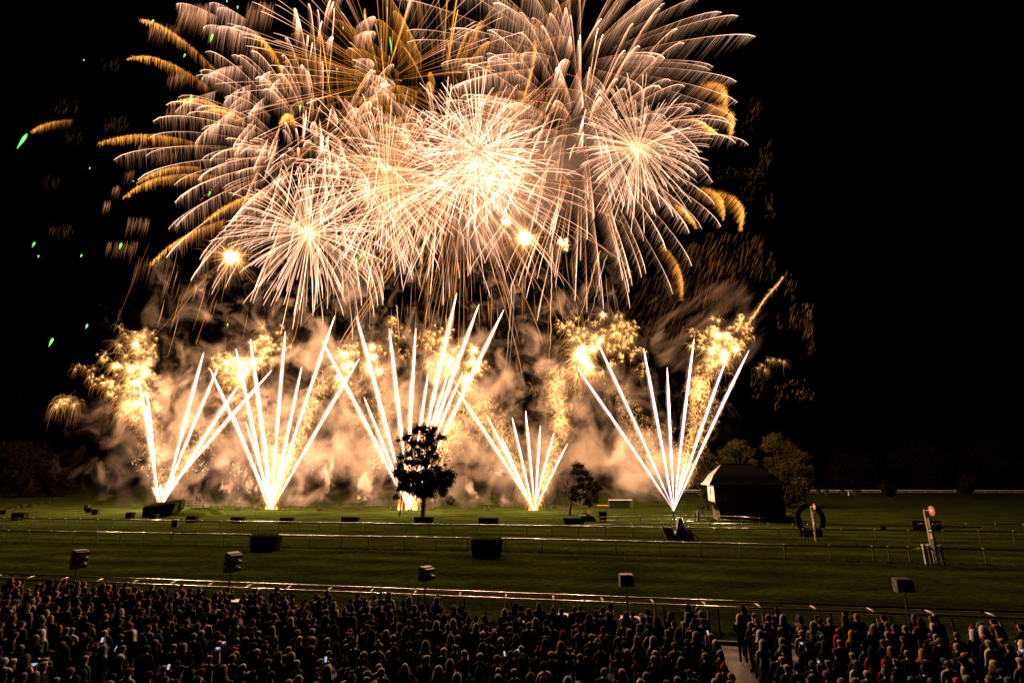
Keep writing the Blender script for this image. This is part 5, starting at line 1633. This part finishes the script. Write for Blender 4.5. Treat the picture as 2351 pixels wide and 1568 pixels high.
for (x, y, r, lab) in ((458, 665, 20, "small pale smoke puff left of the falling embers"), (735, 625, 20, "small brown smoke puff under the cream left burst"), (912, 560, 20, "small brown smoke puff under the pinkish left burst"), (1160, 512, 18, "small gold-lit smoke puff above the right flash ball"), (1292, 560, 18, "small gold-lit smoke puff right of the right flash ball")):
    c = A(x, y, 125); m = mpp(x, y, 125) * r
    smoke_box("smoke_puff", lab, pf, c - Vector((m, m, m)), c + Vector((m, m, m)), cat="smoke puff")["group"] = "small smoke puffs under the bursts"


# ------------------------------------------------------------------ the crowd
def person_mesh(arms="down", sub=1, build=1.0, seated=False):
    """one continuous clothed figure facing +Y, 1.72 m tall"""
    v = []; e = []; r = []
    def add(p, rad, parent=None):
        v.append(p); r.append(rad); i = len(v) - 1
        if parent is not None: e.append((parent, i))
        return i
    b = build
    pel = add((0, 0, .96), (.165 * b, .125 * b))
    wa = add((0, 0, 1.10), (.150 * b, .115 * b), pel)
    ch = add((0, .01, 1.29), (.175 * b, .125 * b), wa)
    nb = add((0, 0, 1.445), (.095, .075), ch)
    nk = add((0, .012, 1.51), (.056, .056), nb)
    h1 = add((0, .03, 1.575), (.068, .078), nk)
    h2 = add((0, .03, 1.645), (.078, .095), h1)
    add((0, .022, 1.705), (.055, .065), h2)
    hands = []
    for s in (-1, 1):
        sh = add((s * .185 * b, 0, 1.405), (.075 * b, .075 * b), nb)
        if arms == "down":
            pts = [((s * .245 * b, -.01, 1.14), .056), ((s * .22, .12, .95), .042), ((s * .20, .16, .90), .033), ((s * .195, .20, .845), .036)]
        elif arms == "phone":
            pts = [((s * .25 * b, .14, 1.25), .056), ((s * .12, .30, 1.44), .042), ((s * .085, .33, 1.50), .032), ((s * .07, .34, 1.56), .034)]
        elif arms == "high":
            pts = [((s * .25 * b, .12, 1.48), .056), ((s * .12, .26, 1.70), .042), ((s * .085, .29, 1.76), .032), ((s * .07, .30, 1.82), .034)]
        else:                                        # folded in front
            pts = [((s * .25 * b, .03, 1.16), .058), ((s * .12, .22, 1.10), .044), ((s * .04, .25, 1.12), .034), ((-s * .02, .25, 1.13), .035)]
        p = sh
        for q, rad in pts:
            p = add(q, (rad, rad), p)
        hands.append((v[p - 1], v[p]))
        hp_ = add((s * .095, 0, .88), (.105 * b, .105 * b), pel)
        kn = add((s * .11, .02, .49), (.068, .068), hp_)
        an = add((s * .115, -.02, .09), (.048, .048), kn)
        add((s * .125, .14, .045), (.045, .04), an)
    me = bpy.data.meshes.new("tmp"); me.from_pydata(v, e, [])
    ob = bpy.data.objects.new("tmp", me); COL.objects.link(ob)
    ob.modifiers.new("skin", 'SKIN').use_smooth_shade = True
    sv = me.skin_vertices[0].data
    for i, q in enumerate(r):
        sv[i].radius = q
    sv[0].use_root = True
    if sub:
        ss = ob.modifiers.new("sub", 'SUBSURF'); ss.levels = sub; ss.render_levels = sub
    dg = bpy.context.evaluated_depsgraph_get(); dg.update()
    out = bpy.data.meshes.new_from_object(ob.evaluated_get(dg))
    bpy.data.objects.remove(ob); bpy.data.meshes.remove(me)
    bm = bmesh.new(); bm.from_mesh(out)
    for f in bm.faces:
        c = f.calc_center_median()
        mi = 0
        if min((c - Vector(h[1])).length for h in hands) < .075: mi = 2
        elif c.z > 1.505: mi = 2
        elif c.z < .10: mi = 3
        elif c.z < .80: mi = 1
        f.material_index = mi; f.smooth = True
    def lump(c, rad, sc, mi, sub_=1):
        q = bmesh.ops.create_icosphere(bm, subdivisions=sub_, radius=rad)
        for vv in q["verts"]: vv.co = Vector((vv.co.x * sc[0], vv.co.y * sc[1], vv.co.z * sc[2])) + Vector(c)
        for f in {f for vv in q["verts"] for f in vv.link_faces}: f.material_index = mi; f.smooth = True
    if sub:
        for s in (-1, 1):                            # ears, eyes
            lump((s * .083, .025, 1.63), .024, (.4, .8, 1.2), 2)
            lump((s * .033, .112, 1.645), .011, (1, .6, .8), 4)
        lump((0, .128, 1.615), .016, (.8, 1.2, 1.5), 2)
        lump((0, .116, 1.575), .014, (1.6, .5, .5), 5)
        # five fingers on each hand, unequal, curled forward
        for (w0, h0) in hands:
            w0, h0 = Vector(w0), Vector(h0); d = (h0 - w0).normalized()
            sd = d.cross(Vector((0, 1, .2))).normalized()
            nn = sd.cross(d).normalized()
            for j, ln in enumerate((.062, .072, .068, .052, .05)):
                o = sd * ((j - 1.5) * .018) if j < 4 else sd * -.034 - d * .03
                dr = d if j < 4 else (d * .5 - sd * .7).normalized()
                a = h0 + o; b_ = a + dr * ln * .6; c_ = b_ + (dr * .5 + nn * .6) * ln * .55
                rings = []
                for p, rad in ((a, .0095), (b_, .0085), (c_, .006)):
                    rings.append([bm.verts.new(p + (sd * math.cos(t) + nn * math.sin(t)) * rad) for t in (0, 2.09, 4.19)])
                for ra, rb_ in zip(rings[:-1], rings[1:]):
                    for k_ in range(3):
                        bm.faces.new((ra[k_], ra[(k_ + 1) % 3], rb_[(k_ + 1) % 3], rb_[k_])).material_index = 2
                bm.faces.new(rings[-1]).material_index = 2
    bmesh.ops.recalc_face_normals(bm, faces=bm.faces[:])
    bm.to_mesh(out); bm.free()
    out.name = "person_body"
    for mt in ("coat", "trousers", "skin", "shoe", "eye", "red"): out.materials.append(M[mt])
    return out


def head_mesh(kind):
    """what covers the head: hair, hat or hood"""
    bm = bmesh.new()
    def dome(c, rad, sc, zcut, front, sub_=2, jit=0.0):
        q = bmesh.ops.create_icosphere(bm, subdivisions=sub_, radius=1.0)
        for vv in q["verts"]:
            n = vv.co.copy()
            k_ = 1 + random.gauss(0, jit)
            vv.co = Vector((n.x * rad * sc[0] * k_, n.y * rad * sc[1] * k_, n.z * rad * sc[2] * k_)) + Vector(c)
        kill = [vv for vv in q["verts"] if (vv.co.z < zcut and vv.co.y > front - .02) or vv.co.y > front + max(0, (vv.co.z - zcut)) * .9]
        bmesh.ops.delete(bm, geom=kill, context='VERTS')
    if kind == "short":
        dome((0, .02, 1.645), .1, (.93, 1.16, 1.05), 1.62, .03, 3, .03)
    elif kind == "long":
        dome((0, .01, 1.64), .105, (.98, 1.15, 1.08), 1.50, .02, 3, .03)
        for s in range(11):
            a = math.pi + (s / 10) * math.pi
            p = Vector((math.cos(a) * .098, .015 + math.sin(a) * .105, 1.63))
            rings = []
            for k_, z in enumerate((0, -.1, -.2, -.28)):
                c = p + Vector((math.cos(a) * .012 * k_, math.sin(a) * .018 * k_ - .01 * k_, z)); rad = (.035, .034, .028, .008)[k_]
                rings.append([bm.verts.new(c + Vector((math.cos(t), math.sin(t), 0)) * rad) for t in (0, 1.57, 3.14, 4.71)])
            for ra, rb_ in zip(rings[:-1], rings[1:]):
                for k_ in range(4): bm.faces.new((ra[k_], ra[(k_ + 1) % 4], rb_[(k_ + 1) % 4], rb_[k_]))
    elif kind == "bun":
        dome((0, .02, 1.645), .1, (.93, 1.14, 1.05), 1.60, .03, 3, .02)
        q = bmesh.ops.create_icosphere(bm, subdivisions=2, radius=.045)
        for vv in q["verts"]: vv.co = vv.co * (1 + random.gauss(0, .06)) + Vector((0, -.075, 1.735))
    elif kind == "beanie":
        dome((0, .02, 1.655), .108, (.95, 1.12, 1.12), 1.64, .095, 3, .012)
        q = bmesh.ops.create_cone(bm, segments=14, radius1=.106, radius2=.104, depth=.045, cap_ends=False)
        for vv in q["verts"]: vv.co = Vector((vv.co.x * .97, vv.co.y * 1.12 + .02, vv.co.z + 1.655))
    elif kind == "bobble":
        dome((0, .02, 1.655), .108, (.95, 1.12, 1.12), 1.64, .095, 3, .012)
        q = bmesh.ops.create_icosphere(bm, subdivisions=2, radius=.048)
        for vv in q["verts"]: vv.co = vv.co * (1 + random.gauss(0, .08)) + Vector((0, .01, 1.80))
    elif kind in ("hood", "fur"):
        # pointed hood: rings from the shoulders up to the peak, open at the face
        prof = [(1.42, .19, .15), (1.50, .135, .13), (1.58, .122, .135), (1.66, .122, .14), (1.74, .098, .115), (1.795, .052, .06), (1.815, .012, .015)]
        rings = []
        for z, a, c in prof:
            ring = []
            for k_ in range(16):
                t = 2 * math.pi * k_ / 16
                y = math.sin(t) * c * (1.05 if math.sin(t) < 0 else .9) + .0
                ring.append(bm.verts.new((math.cos(t) * a * random.uniform(.97, 1.03), y + (.01 if z > 1.7 else 0), z)))
            rings.append(ring)
        for i_, (ra, rb_) in enumerate(zip(rings[:-1], rings[1:])):
            for k_ in range(16):
                t = math.degrees(2 * math.pi * (k_ + .5) / 16)
                if 50 < t < 130 and 1 <= i_ <= 4: continue
                bm.faces.new((ra[k_], ra[(k_ + 1) % 16], rb_[(k_ + 1) % 16], rb_[k_]))
        if kind == "fur":
            for k_ in range(90):                      # fur round the opening
                t = random.uniform(-.3, math.pi + .3)
                p = Vector((math.cos(t) * .112, .075 + random.gauss(0, .012), 1.64 + math.sin(t) * .135))
                d = Vector((math.cos(t), random.gauss(.1, .4), math.sin(t))).normalized()
                w = Vector((random.gauss(0, 1), random.gauss(0, 1), random.gauss(0, 1))).normalized() * .012
                bm.faces.new([bm.verts.new(p - w), bm.verts.new(p + w), bm.verts.new(p + d * random.uniform(.03, .07))])
    elif kind == "cap":
        dome((0, .02, 1.66), .104, (.95, 1.12, .92), 1.665, .11, 3, .0)
        q = bmesh.ops.create_cone(bm, segments=12, radius1=.075, radius2=.075, depth=.012, cap_ends=True)
        for vv in q["verts"]: vv.co = Vector((vv.co.x, vv.co.y + .135, vv.co.z + 1.672))
    bmesh.ops.recalc_face_normals(bm, faces=bm.faces[:])
    for f in bm.faces: f.smooth = True
    me = bpy.data.meshes.new(kind); bm.to_mesh(me); bm.free()
    return me


random.seed(11)
BODY = {(a, b): person_mesh(a, 1, b) for a in ("down", "phone", "high", "folded") for b in (.94, 1.08)}
HEAD = {k_: head_mesh(k_) for k_ in ("short", "long", "bun", "beanie", "bobble", "hood", "fur", "cap")}
for k_, me in HEAD.items():
    me.materials.append(M["hair"] if k_ in ("short", "long", "bun") else M["coat"])
PH = MB().box((0, 0, 0), (.078, .012, .155), bevel=.004).mesh("phone")
PH.materials.append(M["phone"])
SCR = MB().box((0, -.008, 0), (.07, .003, .145)).mesh("phone_screen")
SCR.materials.append(M["screen"])

COATS = {"black": (.005, .005, .0055), "charcoal": (.012, .012, .013), "navy": (.007, .009, .020), "dark green": (.012, .022, .012), "dark brown": (.028, .017, .011), "maroon": (.07, .012, .014), "grey": (.12, .115, .11),
         "olive": (.06, .058, .022), "beige": (.46, .36, .25), "cream": (.66, .58, .47), "white": (.78, .74, .68), "red": (.36, .02, .018), "mustard": (.42, .22, .02), "teal": (.03, .15, .16), "mint": (.38, .48, .36), "pink": (.52, .30, .30), "purple": (.09, .05, .14), "pale blue": (.34, .42, .46), "lime": (.25, .42, .03)}
DARK = ["black"] * 7 + ["charcoal"] * 4 + ["navy"] * 5 + ["dark green"] * 2 + ["dark brown"] * 3 + ["maroon", "grey", "olive", "purple"]
HAIRS = {"dark": (.018, .012, .008), "brown": (.075, .037, .018), "auburn": (.24, .08, .026), "blond": (.46, .29, .13), "grey": (.34, .31, .28)}
HATS = {"black": (.014, .014, .015), "grey": (.16, .15, .15), "white": (.58, .54, .50), "red": (.40, .03, .025), "mustard": (.45, .26, .02), "navy": (.02, .026, .055), "rust": (.32, .10, .025), "pink": (.50, .26, .26), "teal": (.04, .17, .18), "beige": (.36, .29, .21), "brown": (.09, .05, .028), "olive": (.10, .095, .03)}

HATW = ["black"] * 6 + ["navy"] * 4 + ["brown", "brown", "olive", "grey", "white", "beige", "red", "mustard", "rust", "rust", "pink", "teal"]


def look():
    u = random.random()
    coat = random.choice(DARK) if u < .82 else random.choice(["beige", "cream", "white", "red", "mustard", "teal", "mint", "pink", "purple", "pale blue", "grey", "olive"])
    u = random.random()
    if u < .27: hk, hc = "short", random.choice(["dark"] * 6 + ["brown"] * 4 + ["auburn", "blond", "grey", "grey"])
    elif u < .43: hk, hc = "long", random.choice(["dark", "dark", "dark", "brown", "brown", "auburn", "blond"])
    elif u < .48: hk, hc = "bun", random.choice(["dark", "brown", "blond", "auburn"])
    elif u < .66: hk, hc = "beanie", random.choice(HATW)
    elif u < .75: hk, hc = "bobble", random.choice(HATW)
    elif u < .88: hk, hc = "hood", coat if random.random() < .5 else random.choice(["beige", "cream", "grey", "white", "black", "charcoal", "mustard", "pink"])
    elif u < .94: hk, hc = "fur", coat if random.random() < .4 else random.choice(["beige", "white", "grey", "black"])
    else: hk, hc = "cap", random.choice(HATW)
    u = random.random()
    arms = "phone" if u < .035 else "high" if u < .05 else "folded" if u < .45 else "down"
    return dict(coat=coat, hk=hk, hc=hc, arms=arms)


def head_words(l):
    hk, hc = l["hk"], l["hc"]
    return {"short": f"short {hc} hair", "long": f"long {hc} hair", "bun": f"{hc} hair in a bun", "beanie": f"a {hc} beanie", "bobble": f"a {hc} bobble hat", "hood": f"a raised {hc} hood", "fur": f"a fur-trimmed {hc} hood", "cap": f"a {hc} cap"}[hk]


def head_col(l):
    return HAIRS[l["hc"]] if l["hk"] in ("short", "long", "bun") else COATS.get(l["hc"]) if l["hk"] in ("hood", "fur") else HATS[l["hc"]]


def side_words(px):
    for lim, w in ((250, "below first loudspeaker"), (560, "below second loudspeaker"), (800, "left of third loudspeaker"), (1060, "below third loudspeaker"), (1330, "right of third loudspeaker"), (1640, "just left of aisle"), (1900, "just right of aisle"), (2150, "below rightmost loudspeaker"), (9999, "far right")):
        if px < lim: return w


def row_words(y):
    return "near barrier" if y < 1425 else "mid-crowd" if y < 1500 else "lowest rows"


# where people stand: a jittered grid on the pavement, leaving the aisle free
aL0, aL1, aR0, aR1 = G(1620, 1472), G(1665, 1568), G(1673, 1474), G(1729, 1568)
def in_aisle(x, y):
    t = (y - aL1.y) / (aL0.y - aL1.y)
    return aL1.x + (aL0.x - aL1.x) * t - .26 < x < aR1.x + (aR0.x - aR1.x) * t + .26


spots = []
y = 13.2
row = 0
while y < 36:
    x = -46 + (row % 2) * .37
    while x < 36:
        jx, jy = x + random.gauss(0, .15), y + random.gauss(0, .17)
        fr = barrier_y(jx) - 1.95
        gap = 0.0
        hxp, hyp = proj((jx, jy, 1.62))
        # ragged front edge: people stand farther back right of the centre
        fr -= float(np.interp(hxp, [0, 600, 1040, 1075, 1250, 1600, 1900, 2351], [.0, .15, .3, 1.5, .9, .3, .35, .5])) + random.random() * .5
        if jy < fr and not in_aisle(jx, jy) and -60 < hxp < 2420 and hyp < 1640 and random.random() < .94:
            spots.append([jx, jy, random.gauss(0, .06), None])
        x += .69
    y += .76
    row += 1

# those who line the two edges of the aisle
for k_ in range(12):
    yy = 15.0 + k_ * .78 + random.gauss(0, .1)
    t = (yy - aL1.y) / (aL0.y - aL1.y)
    if yy < barrier_y(10) - 2.6:
        spots.append([aR1.x + (aR0.x - aR1.x) * t + .32 + abs(random.gauss(0, .06)), yy, 0, None])
        spots.append([aL1.x + (aL0.x - aL1.x) * t - .34 - abs(random.gauss(0, .06)), yy + .3, 0, None])

# people who stand out in the photograph: head position in the picture, look
SPECIAL = [(1598, 1459, dict(coat="pink", hk="hood", hc="pink", arms="folded")), (1620, 1507, dict(coat="black", hk="beanie", hc="mustard", arms="folded", lab="person in black coat with mustard beanie, standing on the aisle's left edge")), (1752, 1478, dict(coat="mint", hk="hood", hc="mint", arms="down", lab="person in mint poncho with raised hood, standing at the aisle's right edge")),
           (1797, 1474, dict(coat="mint", hk="hood", hc="mint", arms="folded", lab="second person in mint poncho, farther from the aisle than the other")), (1698, 1418, dict(coat="black", hk="hood", hc="cream", arms="folded")), (1733, 1416, dict(coat="cream", hk="fur", hc="cream", arms="folded")), (1579, 1413, dict(coat="lime", hk="hood", hc="lime", arms="down")),
           (1798, 1419, dict(coat="charcoal", hk="hood", hc="pale blue", arms="down")), (1957, 1456, dict(coat="mustard", hk="hood", hc="mustard", arms="down")), (444, 1461, dict(coat="black", hk="beanie", hc="mustard", arms="down")), (668, 1508, dict(coat="cream", hk="hood", hc="cream", arms="folded")),
           (752, 1538, dict(coat="white", hk="fur", hc="white", arms="high")), (511, 1538, dict(coat="mustard", hk="hood", hc="mustard", arms="down")), (624, 1446, dict(coat="beige", hk="hood", hc="beige", arms="folded")), (716, 1450, dict(coat="grey", hk="beanie", hc="white", arms="down")), (977, 1480, dict(coat="beige", hk="fur", hc="beige", arms="down")),
           (1049, 1556, dict(coat="cream", hk="hood", hc="cream", arms="down")), (1235, 1498, dict(coat="maroon", hk="bobble", hc="red", arms="down")), (1293, 1456, dict(coat="red", hk="hood", hc="red", arms="down")), (1288, 1482, dict(coat="beige", hk="hood", hc="beige", arms="folded")), (1040, 1429, dict(coat="grey", hk="fur", hc="white", arms="down")),
           (1463, 1470, dict(coat="beige", hk="fur", hc="beige", arms="folded")), (1500, 1470, dict(coat="beige", hk="hood", hc="cream", arms="folded")), (1550, 1482, dict(coat="mustard", hk="beanie", hc="rust", arms="folded")), (1141, 1512, dict(coat="red", hk="beanie", hc="mustard", arms="down")), (1218, 1556, dict(coat="black", hk="hood", hc="mustard", arms="down")),
           (480, 1512, dict(coat="pink", hk="short", hc="brown", arms="high")), (503, 1478, dict(coat="black", hk="short", hc="auburn", arms="phone")), (105, 1408, dict(coat="teal", hk="hood", hc="mint", arms="down")), (1540, 1412, dict(coat="black", hk="fur", hc="grey", arms="down")), (2100, 1415, dict(coat="navy", hk="long", hc="dark", arms="down")),
           (2200, 1485, dict(coat="black", hk="beanie", hc="pink", arms="down")), (2120, 1500, dict(coat="mustard", hk="hood", hc="mustard", arms="down")), (1760, 1440, dict(coat="red", hk="bobble", hc="grey", arms="down")), (1185, 1465, dict(coat="navy", hk="hood", hc="grey", arms="down")), (1035, 1466, dict(coat="beige", hk="hood", hc="beige", arms="folded"))]
for px, py, l in SPECIAL:
    p = G(px, py, 1.66)
    spots = [s for s in spots if (s[0] - p.x) ** 2 + (s[1] - p.y) ** 2 > .5 ** 2 or s[3]]
    spots.append([p.x, p.y, 0.0, l])

inframe = []
for s in spots:
    hx, hy = proj((s[0], s[1], 1.66))
    vis = -20 < hx < 2371 and hy < 1562
    inframe.append((not (s[3] is not None), not vis, s[1], hx, hy, s))
inframe.sort(key=lambda q: q[:3])
chosen = [q for q in inframe if not q[1]][:300]
cid = {id(q[5]) for q in chosen}
used = set()
nb_ = 0
for q in sorted(chosen, key=lambda z: z[2]):
    hx, hy, s = q[3], q[4], q[5]
    l = s[3]
    for tr_ in range(200):
        ll = l or look()
        act = {"phone": "filming with a phone", "high": "holding a phone overhead", "folded": "arms folded", "down": ""}[ll["arms"]]
        bits = [f"person in {ll['coat']} coat with {head_words(ll)}"] + ([act] if ll["arms"] in ("phone", "high") else []) + [side_words(hx), row_words(hy)]
        if l and l.get("lab"): bits = [l["lab"]]
        lab = ", ".join(bits)
        if len(lab.split()) > 16: lab = ", ".join(bits[:-1])
        if len(lab.split()) > 16: lab = ", ".join(bits[:-2])
        if lab not in used or l: break
    used.add(lab)
    bd = random.choice((.94, 1.08))
    sc_ = random.gauss(1.0, .045) if l is None else 1.0
    sc_ = max(.86, min(1.1, sc_)) * (random.uniform(.66, .84) if l is None and random.random() < .10 else 1)
    turn = random.gauss(-.05, .5)
    o = link("person", BODY[(ll["arms"], bd)], None, None, label=" ".join(lab.split()), cat="person", group="spectators watching the fireworks")
    o.location = (s[0], s[1], 0.004); o.rotation_euler = (0, 0, turn); o.scale = (sc_, sc_, sc_)
    o.color = (*COATS[ll["coat"]], 1)
    nm = {"short": "hair", "long": "hair", "bun": "hair", "beanie": "beanie", "bobble": "bobble_hat", "hood": "hood", "fur": "hood", "cap": "cap"}[ll["hk"]]
    h = link(nm, HEAD[ll["hk"]], None, o)
    h.color = (*head_col(ll), 1)
    h.scale = (1.1, 1.08, 1.0)
    if ll["arms"] in ("phone", "high"):
        z = 1.60 if ll["arms"] == "phone" else 1.86
        yy = .37 if ll["arms"] == "phone" else .33
        p_ = link("phone", PH, None, None, label=f"phone held up by {lab[:lab.find(' coat')].replace('person in ', '')}-coated person with {head_words(ll).replace('a raised ', '').replace('fur-trimmed', 'furry')}, {side_words(hx)}", cat="phone", group="phones held up in the crowd")
        land = random.random() < .5
        R = Matrix.Rotation(turn, 3, 'Z')
        p_.location = Vector((s[0], s[1], .004)) + (R @ Vector((0, yy, z))) * sc_
        p_.rotation_euler = (-.25, math.pi / 2 if land else 0, turn)
        link("phone_screen", SCR, None, p_)

# everyone beyond the three hundred nearest, as one body of people
rest = [q for q in inframe if id(q[5]) not in cid and q[4] < 1640]
cache = {}
def arr(me):
    if me.name not in cache:
        n = len(me.vertices); co = np.empty(n * 3, np.float32); me.vertices.foreach_get("co", co)
        me.calc_loop_triangles()
        tr2 = np.empty(len(me.loop_triangles) * 3, np.int32); me.loop_triangles.foreach_get("vertices", tr2)
        mi = np.empty(len(me.loop_triangles), np.int32); me.loop_triangles.foreach_get("material_index", mi)
        cache[me.name] = (co.reshape(-1, 3), tr2.reshape(-1, 3), mi)
    return cache[me.name]


LOW = {a: person_mesh(a, 0, 1.02) for a in ("down", "folded", "phone")}
for a in LOW: LOW[a].name = "low_" + a
Vs, Fs, Cs, off_ = [], [], [], 0
fix = {1: (.02, .022, .03), 2: (.36, .20, .13), 3: (.014, .012, .011), 4: (.03, .02, .02), 5: (.3, .08, .06)}
for q in rest:
    s = q[5]; l = look()
    if l["arms"] == "high": l["arms"] = "phone"
    turn = random.gauss(-.05, .5); sc_ = max(.86, min(1.1, random.gauss(1, .045))) * (random.uniform(.66, .84) if random.random() < .10 else 1)
    R = np.array(Matrix.Rotation(turn, 3, 'Z')) * sc_
    for me, cc in ((LOW[l["arms"]], COATS[l["coat"]]), (HEAD[l["hk"]], head_col(l))):
        co, tri, mi = arr(me)
        # split by material so each triangle keeps its own colour
        base = np.zeros((len(co), 3), np.float32) + np.array(cc)
        if me.name.startswith("low_"):
            for k_, c2 in fix.items():
                vsel = tri[mi == k_].ravel(); base[vsel] = c2
        Vs.append(co @ R.T + np.array([s[0], s[1], .004])); Fs.append(tri + off_); Cs.append(base); off_ += len(co)
cme = np_mesh("crowd", np.concatenate(Vs), np.concatenate(Fs), smooth=True, col=np.concatenate(Cs))
link("crowd", cme, M["coat_s"], None, kind="stuff", label="rest of the densely packed spectators toward the barrier", cat="crowd")
print("crowd", len(spots), len(chosen), len(rest), len(cme.polygons))
